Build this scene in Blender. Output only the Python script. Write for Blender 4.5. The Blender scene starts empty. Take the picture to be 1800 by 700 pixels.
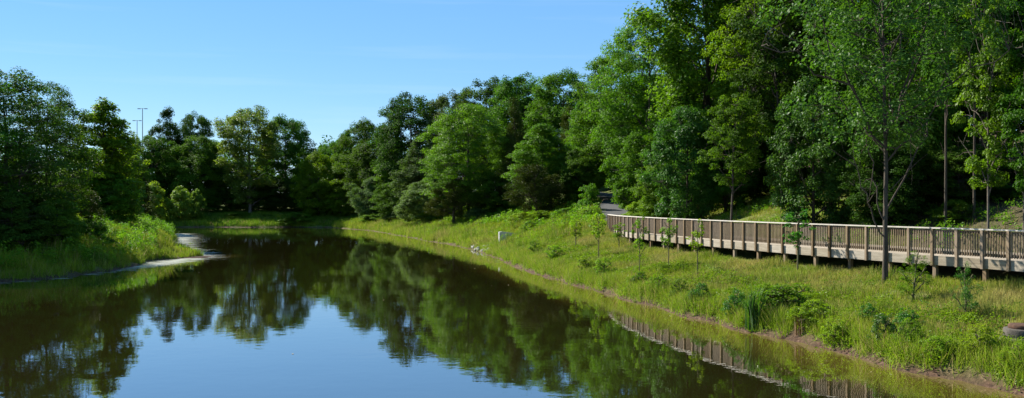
import bpy, math, random
import numpy as np
from math import radians, sin, cos, pi

rng = np.random.default_rng(7)
random.seed(7)
scene = bpy.context.scene
COL = scene.collection
CAM_Z = 4.5
F = 1600.0           # focal length in pixels of the 1800 px wide photograph
HOR = 354.0


def at(px, d):
    return (px - 900.0) / F * d


# ------------------------------------------------------------------ helpers
def np_mesh(name, V, Fa, attrs=None, smooth=False):
    V = np.ascontiguousarray(V, dtype=np.float32)
    Fa = np.ascontiguousarray(Fa, dtype=np.int32)
    me = bpy.data.meshes.new(name)
    n, k = Fa.shape
    me.vertices.add(len(V))
    me.vertices.foreach_set('co', V.ravel())
    me.loops.add(n * k)
    me.loops.foreach_set('vertex_index', Fa.ravel())
    me.polygons.add(n)
    me.polygons.foreach_set('loop_start', np.arange(0, n * k, k, dtype=np.int32))
    me.polygons.foreach_set('use_smooth', np.full(n, bool(smooth), dtype=bool))
    for an, arr in (attrs or {}).items():
        arr = np.asarray(arr, dtype=np.float32)
        if arr.ndim == 1:
            a = me.attributes.new(an, 'FLOAT', 'POINT')
            a.data.foreach_set('value', arr)
        else:
            a = me.attributes.new(an, 'FLOAT_VECTOR', 'POINT')
            a.data.foreach_set('vector', arr.ravel())
    me.update(calc_edges=True)
    me.validate()
    return me


def link(name, me, mat=None, parent=None):
    o = bpy.data.objects.new(name, me)
    COL.objects.link(o)
    if mat is not None and len(me.materials) == 0:
        me.materials.append(mat)
    if parent is not None:
        o.parent = parent
    return o


def tag(o, label=None, cat=None, group=None, kind=None):
    if label: o['label'] = label
    if cat: o['category'] = cat
    if group: o['group'] = group
    if kind: o['kind'] = kind
    return o


def empty(name, loc, rz=0.0):
    o = bpy.data.objects.new(name, None)
    COL.objects.link(o)
    o.location = loc
    o.rotation_euler = (0, 0, rz)
    return o


class MB:
    """collects quads (boxes, prisms, tubes) for ONE mesh"""
    def __init__(s):
        s.V = []; s.F = []; s.n = 0

    def add(s, v, f):
        v = np.asarray(v, float); f = np.asarray(f, int)
        s.V.append(v); s.F.append(f + s.n); s.n += len(v)

    def box(s, p0, p1, side, w, h0, h1):
        """box along the ground line p0-p1, reaching w to either side, z from h0[] to h1[]"""
        p0 = np.array(p0, float); p1 = np.array(p1, float)
        sd = np.array(side, float)
        c = [p0 - sd * w, p0 + sd * w, p1 + sd * w, p1 - sd * w]
        hb, ht = (h0, h1)
        v = [(a[0], a[1], hb) for a in c] + [(a[0], a[1], ht) for a in c]
        s.add(v, [(3, 2, 1, 0), (4, 5, 6, 7), (0, 1, 5, 4), (1, 2, 6, 5), (2, 3, 7, 6), (3, 0, 4, 7)])

    def tube(s, pts, rad, k=6, cap=False):
        pts = np.asarray(pts, float); rad = np.asarray(rad, float)
        n = len(pts)
        t = np.gradient(pts, axis=0)
        t /= np.linalg.norm(t, axis=1, keepdims=True) + 1e-9
        ref = np.where(np.abs(t[:, 2:3]) > .9, np.array([[1., 0, 0]]), np.array([[0, 0, 1.]]))
        u = np.cross(t, ref); u /= np.linalg.norm(u, axis=1, keepdims=True) + 1e-9
        # keep the frame from flipping
        for i in range(1, n):
            a = u[i - 1] - t[i] * np.dot(u[i - 1], t[i])
            u[i] = a / (np.linalg.norm(a) + 1e-9)
        w = np.cross(t, u)
        an = np.linspace(0, 2 * pi, k, endpoint=False)
        ring = (np.cos(an)[None, :, None] * u[:, None, :] + np.sin(an)[None, :, None] * w[:, None, :])
        v = pts[:, None, :] + ring * rad[:, None, None]
        i = np.arange(n - 1)[:, None] * k; j = np.arange(k)[None, :]; j2 = (j + 1) % k
        f = np.stack([i + j, i + j2, i + k + j2, i + k + j], -1).reshape(-1, 4)
        s.add(v.reshape(-1, 3), f)

    def build(s, name, mat, parent=None, smooth=False, attrs=None):
        me = np_mesh(name, np.concatenate(s.V), np.concatenate(s.F), attrs, smooth)
        return link(name, me, mat, parent)


# ------------------------------------------------------------------ materials
def new_mat(name):
    m = bpy.data.materials.new(name)
    m.use_nodes = True
    nt = m.node_tree
    nt.nodes.clear()
    out = nt.nodes.new('ShaderNodeOutputMaterial')
    return m, nt, out


def nd(nt, t, **kw):
    n = nt.nodes.new(t)
    for k, v in kw.items():
        if hasattr(n, k):
            setattr(n, k, v)
        else:
            n.inputs[k].default_value = v
    return n


def ramp(nt, fac, stops):
    r = nt.nodes.new('ShaderNodeValToRGB')
    e = r.color_ramp.elements
    while len(e) < len(stops):
        e.new(0.5)
    for el, (p, c) in zip(e, stops):
        el.position = p
        el.color = (*c, 1)
    nt.links.new(fac, r.inputs[0])
    return r.outputs[0]


def mixc(nt, fac, a, b, mode='MIX'):
    m = nt.nodes.new('ShaderNodeMix')
    m.data_type = 'RGBA'; m.blend_type = mode
    for sock, v in ((m.inputs[0], fac), (m.inputs[6], a), (m.inputs[7], b)):
        if isinstance(v, (int, float)): sock.default_value = v
        elif isinstance(v, tuple): sock.default_value = (*v, 1)
        else: nt.links.new(v, sock)
    return m.outputs[2]


def leaf_mat(name, c_dark, c_light, transl=0.35, gloss=0.35, rough=0.45, tcol=(1.25, 1.35, .45), vary=0.25):
    """leaf tissue: colour varies leaf by leaf and tree by tree, light passes through"""
    m, nt, out = new_mat(name)
    L = nt.links
    at_ = nd(nt, 'ShaderNodeAttribute', attribute_name='tint')
    oi = nd(nt, 'ShaderNodeObjectInfo')
    col = ramp(nt, at_.outputs['Fac'], [(0, c_dark), (1, c_light)])
    hs = nd(nt, 'ShaderNodeHueSaturation')
    mr = nd(nt, 'ShaderNodeMapRange')
    mr.inputs[3].default_value = 1 - vary; mr.inputs[4].default_value = 1 + vary
    L.new(oi.outputs['Random'], mr.inputs[0]); L.new(mr.outputs[0], hs.inputs['Value'])
    mr2 = nd(nt, 'ShaderNodeMapRange')
    mr2.inputs[3].default_value = .487; mr2.inputs[4].default_value = .513
    mt = nd(nt, 'ShaderNodeMath', operation='FRACT')
    mm = nd(nt, 'ShaderNodeMath', operation='MULTIPLY'); mm.inputs[1].default_value = 7.31
    L.new(oi.outputs['Random'], mm.inputs[0]); L.new(mm.outputs[0], mt.inputs[0]); L.new(mt.outputs[0], mr2.inputs[0])
    L.new(mr2.outputs[0], hs.inputs['Hue'])
    L.new(col, hs.inputs['Color'])
    p = nd(nt, 'ShaderNodeBsdfPrincipled')
    L.new(hs.outputs[0], p.inputs['Base Color'])
    p.inputs['Roughness'].default_value = rough
    p.inputs['Specular IOR Level'].default_value = gloss
    tr = nd(nt, 'ShaderNodeBsdfTranslucent')
    tc = mixc(nt, 1.0, hs.outputs[0], tcol, 'MULTIPLY')
    L.new(tc, tr.inputs[0])
    mx = nd(nt, 'ShaderNodeMixShader')
    mx.inputs[0].default_value = transl
    L.new(p.outputs[0], mx.inputs[1]); L.new(tr.outputs[0], mx.inputs[2])
    L.new(mx.outputs[0], out.inputs[0])
    return m


def simple_mat(name, c1, c2, scale=4.0, rough=0.8, bump=0.0, detail=6, stretch=(1, 1, 1), spec=.3, c3=None, vary=0.0):
    m, nt, out = new_mat(name)
    L = nt.links
    tc = nd(nt, 'ShaderNodeTexCoord')
    mp = nd(nt, 'ShaderNodeMapping'); mp.inputs['Scale'].default_value = stretch
    L.new(tc.outputs['Object'], mp.inputs[0])
    n = nd(nt, 'ShaderNodeTexNoise'); n.inputs['Scale'].default_value = scale; n.inputs['Detail'].default_value = detail
    n.inputs['Roughness'].default_value = .65
    L.new(mp.outputs[0], n.inputs[0])
    st = [(.3, c1), (.7, c2)] if c3 is None else [(.28, c1), (.55, c2), (.75, c3)]
    col = ramp(nt, n.outputs[0], st)
    p = nd(nt, 'ShaderNodeBsdfPrincipled')
    if vary:
        oi = nd(nt, 'ShaderNodeObjectInfo'); mr = nd(nt, 'ShaderNodeMapRange'); hv = nd(nt, 'ShaderNodeHueSaturation')
        mr.inputs[3].default_value = 1 - vary; mr.inputs[4].default_value = 1 + vary
        L.new(oi.outputs['Random'], mr.inputs[0]); L.new(mr.outputs[0], hv.inputs['Value']); L.new(col, hv.inputs['Color'])
        sa = nd(nt, 'ShaderNodeMapRange'); sa.inputs[3].default_value = 1.15; sa.inputs[4].default_value = .75
        L.new(oi.outputs['Random'], sa.inputs[0]); L.new(sa.outputs[0], hv.inputs['Saturation'])
        col = hv.outputs[0]
    L.new(col, p.inputs['Base Color'])
    p.inputs['Roughness'].default_value = rough; p.inputs['Specular IOR Level'].default_value = spec
    if bump:
        b = nd(nt, 'ShaderNodeBump'); b.inputs['Strength'].default_value = bump; b.inputs['Distance'].default_value = .03
        L.new(n.outputs[0], b.inputs['Height']); L.new(b.outputs[0], p.inputs['Normal'])
    L.new(p.outputs[0], out.inputs[0])
    return m


LM = {
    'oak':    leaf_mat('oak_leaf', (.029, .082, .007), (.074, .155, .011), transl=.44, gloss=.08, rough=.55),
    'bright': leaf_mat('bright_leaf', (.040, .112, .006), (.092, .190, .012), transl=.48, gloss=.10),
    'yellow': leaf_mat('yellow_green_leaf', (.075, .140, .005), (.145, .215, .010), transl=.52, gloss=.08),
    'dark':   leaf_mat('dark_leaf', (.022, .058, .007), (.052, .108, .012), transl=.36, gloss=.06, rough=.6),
    'blue':   leaf_mat('maple_leaf', (.030, .082, .012), (.066, .142, .022), transl=.40, gloss=.12, rough=.45),
    'pale':   leaf_mat('pale_leaf', (.080, .135, .014), (.155, .215, .034), transl=.48, gloss=.12),
    'grey':   leaf_mat('grey_green_leaf', (.048, .092, .020), (.095, .152, .042), transl=.40, gloss=.12, rough=.6),
    'cedar':  leaf_mat('cedar_needle', (.026, .040, .007), (.065, .082, .012), transl=.2, gloss=.05),
    'willow': leaf_mat('willow_leaf', (.100, .165, .016), (.180, .255, .032), transl=.5, gloss=.15),
    'weed':   leaf_mat('weed_leaf', (.060, .140, .008), (.135, .240, .014), transl=.48, gloss=.15),
    'lime':   leaf_mat('lime_leaf', (.105, .185, .008), (.200, .290, .014), transl=.48, gloss=.15),
    'reed':   leaf_mat('reed_leaf', (.026, .096, .012), (.066, .170, .018), transl=.45, gloss=.3, rough=.4),
    'brown':  leaf_mat('dry_leaf', (.090, .050, .020), (.160, .090, .035), transl=.2),
}
M_bark = simple_mat('bark', (.028, .022, .016), (.080, .064, .048), 9, .95, .9, stretch=(1, 1, .25))
M_barkg = simple_mat('grey_bark', (.060, .050, .040), (.170, .145, .115), 12, .95, .9, stretch=(1, 1, .2))
M_stem = simple_mat('green_stem', (.060, .055, .025), (.120, .110, .045), 8, .8)
M_wood_post = simple_mat('brown_timber', (.105, .070, .038), (.215, .150, .086), 5, .85, .35, stretch=(4, 4, .6), vary=.28)
M_wood_pick = simple_mat('grey_brown_timber', (.098, .069, .042), (.205, .150, .098), 5, .85, .3, stretch=(5, 5, .6), vary=.15)
M_wood_pale = simple_mat('bleached_timber', (.175, .145, .100), (.250, .212, .158), 1.3, .85, .25, stretch=(1, 1, 9), c3=(.32, .28, .22), vary=.2)
M_wood_cap = simple_mat('pale_cap_timber', (.34, .31, .265), (.50, .465, .41), 3, .8, .2)
M_deck = simple_mat('deck_timber', (.200, .165, .125), (.360, .310, .245), 3, .85, .3)
M_conc = simple_mat('concrete', (.36, .35, .33), (.52, .51, .49), 3, .9, .3)
M_conc_old = simple_mat('old_concrete', (.034, .030, .025), (.110, .096, .080), 7, .95, .7)
M_rust = simple_mat('rusted_iron', (.030, .016, .010), (.095, .048, .028), 9, .9, .5)
M_stone = simple_mat('grey_stone', (.150, .140, .130), (.380, .360, .340), 6, .9, .6)
M_asph = simple_mat('asphalt', (.034, .036, .039), (.066, .068, .072), 14, .9, .3)  # colour kept extra dark in place of tree shade missing on the path
M_pole = simple_mat('galvanised_steel', (.16, .17, .18), (.24, .25, .26), 3, .5)

# ------------------------------------------------------------------ terrain
POND = np.array([
    (15.5, -14), (13.6, 8), (12.0, 20.3), (11.3, 22.6), (10.55, 24.3), (9.97, 26.6), (9.15, 29.3), (7.96, 31.9), (6.7, 35.8),
    (5.26, 42.1), (3.1, 50), (1.74, 55.8), (0.5, 62), (-0.9, 70), (-2.6, 80), (-5.8, 93.5), (-9.8, 104), (-15.5, 122),
    (-21, 138), (-27, 149), (-31, 156), (-38, 158), (-45, 157), (-52, 158.5), (-62, 157), (-61, 150), (-55.5, 141), (-47.5, 127), (-40.5, 110),
    (-36, 97), (-32, 86), (-27.0, 77.5), (-25.2, 74.0), (-26.4, 71.0), (-27.4, 68), (-26.4, 64), (-26.1, 59.5), (-26.9, 53.7), (-28.6, 50.5), (-33, 45), (-39, 30), (-40, -14)], float)


def jag(P, step=1.5, amp=.30, seed=3):
    r = np.random.default_rng(seed)
    out = []
    for a, b in zip(P, np.roll(P, -1, 0)):
        n = max(1, int(np.linalg.norm(b - a) / step))
        for i in range(n):
            t = i / n
            nrm = np.array([-(b - a)[1], (b - a)[0]]) / np.linalg.norm(b - a)
            out.append(a + (b - a) * t + nrm * r.uniform(-amp, amp))
    return np.array(out)


PJ = jag(POND)


def seg_dist(X, Y, P, closed=True):
    d2 = np.full(X.shape, 1e12)
    n = len(P)
    for i in range(n if closed else n - 1):
        a = P[i]; b = P[(i + 1) % n]
        ab = b - a
        t = np.clip(((X - a[0]) * ab[0] + (Y - a[1]) * ab[1]) / (ab @ ab), 0, 1)
        d2 = np.minimum(d2, (X - a[0] - t * ab[0]) ** 2 + (Y - a[1] - t * ab[1]) ** 2)
    return np.sqrt(d2)


def inside(X, Y, P):
    r = np.zeros(X.shape, bool)
    n = len(P)
    for i in range(n):
        x1, y1 = P[i]; x2, y2 = P[(i + 1) % n]
        c = ((y1 > Y) != (y2 > Y)) & (X < (x2 - x1) * (Y - y1) / (y2 - y1 + 1e-12) + x1)
        r ^= c
    return r


def crom(P, step):
    """smooth curve through P sampled every `step` metres"""
    P = np.asarray(P, float)
    Q = np.vstack([2 * P[0] - P[1], P, 2 * P[-1] - P[-2]])
    out = []
    for i in range(1, len(Q) - 2):
        t = np.linspace(0, 1, 40, endpoint=False)[:, None]
        p0, p1, p2, p3 = Q[i - 1:i + 3]
        out.append(.5 * ((2 * p1) + (-p0 + p2) * t + (2 * p0 - 5 * p1 + 4 * p2 - p3) * t ** 2 + (-p0 + 3 * p1 - 3 * p2 + p3) * t ** 3))
    C = np.vstack(out + [P[-1:]])
    s = np.r_[0, np.cumsum(np.linalg.norm(np.diff(C, axis=0), axis=1))]
    q = np.arange(0, s[-1], step)
    return np.stack([np.interp(q, s, C[:, k]) for k in range(C.shape[1])], 1)


BW = crom([(18.5, 24.3), (16.2, 30.5), (13.9, 35.4), (11.95, 40.3), (10.2, 45.6), (9.0, 50.1), (8.05, 54.2), (7.4, 58), (7.05, 62), (7.0, 66.5)], 1.01)
BT = np.gradient(BW, axis=0); BT /= np.linalg.norm(BT, axis=1, keepdims=True)
BN = np.stack([-BT[:, 1], BT[:, 0]], 1)      # towards the water
DECK_W = 2.6
DECK_Z = 2.46

PATH = crom([(8.35, 66.0, 2.53), (8.6, 72, 2.90), (9.0, 80, 3.55), (9.7, 88, 4.2), (10.4, 97, 4.85), (10.6, 106, 5.3), (9.6, 117, 5.75), (6, 130, 6.2), (0, 142, 6.6)], 1.5)
LPATH = crom([(-75, 60, 3.4), (-58, 74, 3.5), (-46, 84, 3.55), (-42.5, 92, 3.6), (-48, 106, 3.6), (-70, 125, 3.8)], 2.0)


def ctrl_points():
    C = []
    for p in PJ[::3]:
        C.append((p[0], p[1], .24 if p[1] < 27 else .15))
    for i in range(0, len(BW), 3):
        p = BW[i]; n = BN[i]
        near = 1.66 if BW[i][1] < 56 else 1.66 + (BW[i][1] - 56) * .07
        q = p + n * .6; C.append((q[0], q[1], near))
        q = p + n * 2.4; C.append((q[0], q[1], near - .36))
        q = p - n * (DECK_W + .6); C.append((q[0], q[1], 2.25))
        q = p - n * 1.3; C.append((q[0], q[1], near + .1))
        q = p - n * (DECK_W + 5); C.append((q[0], q[1], 3.7))
        q = p - n * (DECK_W + 11); C.append((q[0], q[1], 5.6))
        q = p - n * (DECK_W + 26); C.append((q[0], q[1], 9.0))
    for p in PATH[::2]:
        C.append((p[0] - 1.2, p[1], p[2])); C.append((p[0] + 1.2, p[1], p[2]))
        if p[1] > 70:
            C.append((p[0] + 12, p[1] + 4, p[2] + 2.5))
    for p in LPATH[::2]:
        C.append((p[0], p[1], p[2]))
    # right bank beyond the boardwalk, headwall, cedar, far bank
    C += [(-.2, 82, 1.1), (1.0, 76, 1.2), (2.9, 90, 2.6), (5.0, 72, 2.5), (3.5, 66, 1.75), (4.5, 80, 2.7), (-2, 100, 2.0), (1, 108, 3.0), (-6, 112, 2.0), (-10, 124, 2.2),
          (-16, 138, 2.2), (-22, 152, 2.2), (-5, 130, 3.4), (-12, 150, 3.6), (-20, 172, 3.5), (12, 140, 7.5), (30, 110, 9.5), (45, 70, 11), (50, 40, 10.5), (45, 10, 9),
          (25, 0, 3), (60, 140, 11), (0, 180, 7), (-30, 190, 4), (-30, 163, 1.3), (-45, 165, 1.5), (-60, 166, 1.6), (-40, 178, 2.8), (-60, 190, 3), (-90, 170, 3), (-75, 145, 2.6),
          (-66, 135, 2.3), (-58, 120, 2.6), (-48, 108, 2.2), (-41, 98, 1.7), (-36, 88, 1.3), (-33, 78, 1.2), (-32, 70, 1.25), (-31.5, 63, 1.3), (-32, 57, 1.3), (-36, 51, 1.3), (-40, 72, 2.4),
          (-50, 65, 3.0), (-60, 40, 3), (-90, 80, 4), (-60, 0, 3), (-150, 100, 5), (150, 100, 12), (-150, 300, 6), (0, 320, 8), (150, 300, 12), (0, 500, 10), (-300, 500, 8), (300, 500, 12), (200, -60, 6), (-200, -60, 4), (0, -60, 2)]
    return np.array(C, float)


CP = ctrl_points()
_D = np.sqrt(((CP[:, None, :2] - CP[None, :, :2]) ** 2).sum(-1))
_n = len(CP)
_A = np.zeros((_n + 3, _n + 3))
_A[:_n, :_n] = -_D + np.eye(_n) * .6
_A[:_n, _n] = 1; _A[:_n, _n + 1:] = CP[:, :2]
_A[_n:, :_n] = _A[:_n, _n:].T
_W = np.linalg.solve(_A, np.r_[CP[:, 2], 0, 0, 0])


def wob(X, Y, s, seed=0.0):
    return (np.sin(X * 1.0 / s + seed) * np.cos(Y * 1.3 / s - seed * 2) + .5 * np.sin(X * 2.3 / s + Y * 1.7 / s + seed * 3) + .25 * np.sin(X * 4.1 / s - Y * 5.3 / s + seed)) / 1.75


def axis(parts):
    out = [np.arange(a, b, s) for a, b, s in parts]
    return np.concatenate(out)


GX = axis([(-700, -150, 55), (-150, -70, 4), (-70, -36, 1.0), (-36, -20, .5), (-20, -2, .8), (-2, 22, .34), (22, 50, .9), (50, 110, 4), (110, 720, 60)])
GY = axis([(-120, -15, 20), (-15, 16, 3), (16, 60, .36), (60, 110, .6), (110, 165, .8), (165, 200, 2), (200, 300, 10), (300, 1200, 75)])
XX, YY = np.meshgrid(GX, GY, indexing='ij')
SD = seg_dist(XX, YY, PJ) * np.where(inside(XX, YY, PJ), -1, 1)
ZZ = np.full(XX.shape, _W[_n]) + _W[_n + 1] * XX + _W[_n + 2] * YY
for i in range(_n):
    ZZ -= _W[i] * np.sqrt((XX - CP[i, 0]) ** 2 + (YY - CP[i, 1]) ** 2)
ZL = np.maximum(ZZ, .22) + .07 * wob(XX, YY, .9, 1) + .05 * wob(XX, YY, .33, 2)
_t = np.clip(SD / .45, 0, 1)
ZG = np.where(SD > 0, .0 + (ZL) * (_t ** .6) , np.maximum(-.9, SD * .35))
# paths sit level in the ground
for P3, hw in ((PATH, 1.25), (LPATH, 1.5)):
    dmin = np.full(XX.shape, 1e9); zz = np.zeros(XX.shape)
    for p in crom(P3, .5):
        d = np.hypot(XX - p[0], YY - p[1])
        zz = np.where(d < dmin, p[2], zz); dmin = np.minimum(dmin, d)
    k = np.clip((hw + 1.6 - dmin) / 1.2, 0, 1)
    ZG = ZG * (1 - k) + (zz - .05) * k
# mudflat lobe in front of the left bank
lob = np.exp(-(((XX + 26.2) / 1.9) ** 2 + ((YY - 73.4) / 1.6) ** 2))
ZG = np.where((SD < 3), np.where(lob > .3, .03 + .10 * (lob - .3) + .02 * wob(XX, YY, .5), ZG), ZG)
FB = seg_dist(XX, YY, BW, closed=False)      # distance to the boardwalk front


def interp(G, x, y):
    i = np.clip(np.searchsorted(GX, x) - 1, 0, len(GX) - 2)
    j = np.clip(np.searchsorted(GY, y) - 1, 0, len(GY) - 2)
    u = np.clip((x - GX[i]) / (GX[i + 1] - GX[i]), 0, 1); v = np.clip((y - GY[j]) / (GY[j + 1] - GY[j]), 0, 1)
    return G[i, j] * (1 - u) * (1 - v) + G[i + 1, j] * u * (1 - v) + G[i, j + 1] * (1 - u) * v + G[i + 1, j + 1] * u * v


def gz(x, y):
    return float(interp(ZG, np.array([x]), np.array([y]))[0])


def bank_d(px, py, lo=20.0, hi=170.0):
    """distance at which the line of sight through a photo point meets the ground"""
    d = lo
    while d < hi:
        z = CAM_Z - (py - HOR) / F * d
        if gz(at(px, d), d) >= z:
            return d
        d += .15
    return hi


nx, ny = len(GX), len(GY)
ii, jj = np.meshgrid(np.arange(nx - 1), np.arange(ny - 1), indexing='ij')
QF = np.stack([ii * ny + jj, (ii + 1) * ny + jj, (ii + 1) * ny + jj + 1, ii * ny + jj + 1], -1).reshape(-1, 4)

# zone weights ---------------------------------------------------------------
# signed side of the boardwalk: positive behind it
bi = np.zeros(XX.shape)
_right_x = np.interp(YY, np.r_[-50, BW[:, 1][np.argsort(BW[:, 1])], PATH[4:, 1]][np.argsort(np.r_[-50, BW[:, 1], PATH[4:, 1]])],
                     np.r_[30, BW[:, 0], PATH[4:, 0]][np.argsort(np.r_[-50, BW[:, 1], PATH[4:, 1]])])
BEHIND = XX - _right_x
WOOD = np.clip(np.clip((BEHIND - DECK_W - 7.0) / 4, 0, 1) + np.clip((XX / np.maximum(YY, 5) - .40) * 25, 0, 1) * np.clip(BEHIND - 1, 0, 1) * .85, 0, 1) * (YY < 200)
MUD = np.clip(1.25 - (SD + .15 * wob(XX, YY, .7, 5)) / .45, 0, 1)


def ground_mat():
    m, nt, out = new_mat('ground_soil')
    L = nt.links
    tc = nd(nt, 'ShaderNodeTexCoord')
    n1 = nd(nt, 'ShaderNodeTexNoise'); n1.inputs['Scale'].default_value = .9; n1.inputs['Detail'].default_value = 8
    n2 = nd(nt, 'ShaderNodeTexNoise'); n2.inputs['Scale'].default_value = 9; n2.inputs['Detail'].default_value = 8
    for n in (n1, n2): L.new(tc.outputs['Object'], n.inputs[0])
    g = ramp(nt, n1.outputs[0], [(.3, (.060, .090, .018)), (.55, (.100, .120, .028)), (.75, (.150, .135, .050))])
    wd = ramp(nt, n2.outputs[0], [(.3, (.026, .020, .012)), (.55, (.058, .044, .028)), (.72, (.105, .080, .052))])
    md = ramp(nt, n2.outputs[0], [(.3, (.030, .018, .012)), (.6, (.075, .044, .028)), (.8, (.160, .110, .075))])
    a = nd(nt, 'ShaderNodeAttribute', attribute_name='mud'); b = nd(nt, 'ShaderNodeAttribute', attribute_name='wood')
    c = mixc(nt, b.outputs['Fac'], g, wd)
    c = mixc(nt, a.outputs['Fac'], c, md)
    p = nd(nt, 'ShaderNodeBsdfPrincipled'); p.inputs['Roughness'].default_value = .95; p.inputs['Specular IOR Level'].default_value = .15
    L.new(c, p.inputs['Base Color'])
    bp = nd(nt, 'ShaderNodeBump'); bp.inputs['Strength'].default_value = .8; bp.inputs['Distance'].default_value = .08
    L.new(n2.outputs[0], bp.inputs['Height']); L.new(bp.outputs[0], p.inputs['Normal'])
    L.new(p.outputs[0], out.inputs[0])
    return m


me = np_mesh('ground', np.stack([XX, YY, ZG], -1).reshape(-1, 3), QF, {'mud': np.maximum(MUD, lob > .25).ravel(), 'wood': WOOD.ravel()}, True)
tag(link('ground', me, ground_mat()), kind='structure')

# ------------------------------------------------------------------ water
SCUM = crom([(-46, 126), (-40.5, 112), (-36, 98), (-32, 87), (-28, 79), (-25.6, 73.0), (-25.6, 68.5), (-25.6, 63), (-25.9, 58), (-27, 52.5), (-31, 47)], 1.0)
SCD = seg_dist(XX, YY, SCUM, closed=False)


def water_mat():
    m, nt, out = new_mat('pond_water')
    L = nt.links
    tc = nd(nt, 'ShaderNodeTexCoord')
    mp = nd(nt, 'ShaderNodeMapping'); mp.inputs['Scale'].default_value = (1, 1, 1)
    L.new(tc.outputs['Object'], mp.inputs[0])
    # ripples
    n1 = nd(nt, 'ShaderNodeTexNoise'); n1.inputs['Scale'].default_value = 2.2; n1.inputs['Detail'].default_value = 3
    n2 = nd(nt, 'ShaderNodeTexNoise'); n2.inputs['Scale'].default_value = .35; n2.inputs['Detail'].default_value = 2
    for n in (n1, n2): L.new(mp.outputs[0], n.inputs[0])
    b1 = nd(nt, 'ShaderNodeBump'); b1.inputs['Strength'].default_value = 1; b1.inputs['Distance'].default_value = .0017
    b2 = nd(nt, 'ShaderNodeBump'); b2.inputs['Strength'].default_value = 1; b2.inputs['Distance'].default_value = .004
    L.new(n1.outputs[0], b1.inputs['Height']); L.new(n2.outputs[0], b2.inputs['Height']); L.new(b1.outputs[0], b2.inputs['Normal'])
    fr = nd(nt, 'ShaderNodeFresnel'); fr.inputs['IOR'].default_value = 1.4
    pw = nd(nt, 'ShaderNodeMath', operation='POWER'); pw.inputs[1].default_value = .55; L.new(fr.outputs[0], pw.inputs[0])
    L.new(b2.outputs[0], fr.inputs['Normal'])
    gl = nd(nt, 'ShaderNodeBsdfGlossy'); gl.inputs['Roughness'].default_value = .012
    gl.inputs['Color'].default_value = (.98, .98, .98, 1)
    L.new(b2.outputs[0], gl.inputs['Normal'])
    df = nd(nt, 'ShaderNodeBsdfDiffuse')
    sh = nd(nt, 'ShaderNodeAttribute', attribute_name='shore')
    dc = mixc(nt, sh.outputs['Fac'], (.014, .0125, .0032), (.100, .074, .013))
    L.new(dc, df.inputs[0])
    mx = nd(nt, 'ShaderNodeMixShader')
    L.new(pw.outputs[0], mx.inputs[0]); L.new(df.outputs[0], mx.inputs[1]); L.new(gl.outputs[0], mx.inputs[2])
    # floating film: yellow-green algae by the right bank, pale scum by the left bank
    mp3 = nd(nt, 'ShaderNodeMapping'); mp3.inputs['Scale'].default_value = (.5, 1.4, 1)
    L.new(tc.outputs['Object'], mp3.inputs[0])
    n3 = nd(nt, 'ShaderNodeTexNoise'); n3.inputs['Scale'].default_value = 1.1; n3.inputs['Detail'].default_value = 7; n3.inputs['Roughness'].default_value = .68
    L.new(mp3.outputs[0], n3.inputs[0])
    al = nd(nt, 'ShaderNodeAttribute', attribute_name='algae'); sc = nd(nt, 'ShaderNodeAttribute', attribute_name='scum')

    def film(attr, col, rough, soft):
        ad = nd(nt, 'ShaderNodeMath', operation='ADD'); L.new(n3.outputs[0], ad.inputs[0]); L.new(attr.outputs['Fac'], ad.inputs[1])
        mr = nd(nt, 'ShaderNodeMapRange'); mr.inputs[1].default_value = 1.0; mr.inputs[2].default_value = 1.0 + soft
        L.new(ad.outputs[0], mr.inputs[0])
        p = nd(nt, 'ShaderNodeBsdfPrincipled'); p.inputs['Base Color'].default_value = (*col, 1); p.inputs['Roughness'].default_value = rough
        return mr.outputs[0], p
    f1, p1 = film(al, (.105, .105, .018), .30, .35)
    f2, p2 = film(sc, (.26, .262, .20), .45, .22)
    ma = nd(nt, 'ShaderNodeMixShader'); mb = nd(nt, 'ShaderNodeMixShader')
    L.new(f1, ma.inputs[0]); L.new(mx.outputs[0], ma.inputs[1]); L.new(p1.outputs[0], ma.inputs[2])
    L.new(f2, mb.inputs[0]); L.new(ma.outputs[0], mb.inputs[1]); L.new(p2.outputs[0], mb.inputs[2])
    L.new(mb.outputs[0], out.inputs[0])
    return m


keep = (SD.ravel()[QF] < 2.5).all(1)
used = np.unique(QF[keep]); remap = np.zeros(nx * ny, int); remap[used] = np.arange(len(used))
RSH = (XX > -33) & (SD < .5)
shore = np.clip(1 + SD / 3.6, 0, 1) * (XX > -24)
algae = np.where(XX > -34 + 0 * YY, np.clip(.62 + SD / 3.2 * np.where(YY > 60, .55, 1.0), 0, .62), 0) * (XX > -34) * (XX > -22 - (YY > 140) * 30)
scum = np.clip(.70 - .16 * np.clip((66 - YY) / 10, 0, 1) - SCD / 3.6 * .36, 0, .70) * (XX < -18)
WV = np.stack([XX, YY, np.zeros_like(XX)], -1).reshape(-1, 3)
me = np_mesh('pond_water', WV[used], remap[QF[keep]], {'shore': shore.ravel()[used], 'algae': algae.ravel()[used], 'scum': scum.ravel()[used]})
tag(link('pond_water', me, water_mat()), kind='structure')

# ------------------------------------------------------------------ paths
def strip(name, P, hw, mat):
    t = np.gradient(P[:, :2], axis=0); t /= np.linalg.norm(t, axis=1, keepdims=True)
    n = np.stack([-t[:, 1], t[:, 0]], 1)
    V = []
    for s in (-1, -.5, 0, .5, 1):
        V.append(np.c_[P[:, :2] + n * hw * s, P[:, 2] + .02 * (1 - abs(s))])
    k = len(P)
    Fq = [(a * k + i, a * k + i + 1, (a + 1) * k + i + 1, (a + 1) * k + i) for a in range(4) for i in range(k - 1)]
    tag(link(name, np_mesh(name, np.vstack(V), np.array(Fq), None, True), mat), kind='structure')


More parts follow.
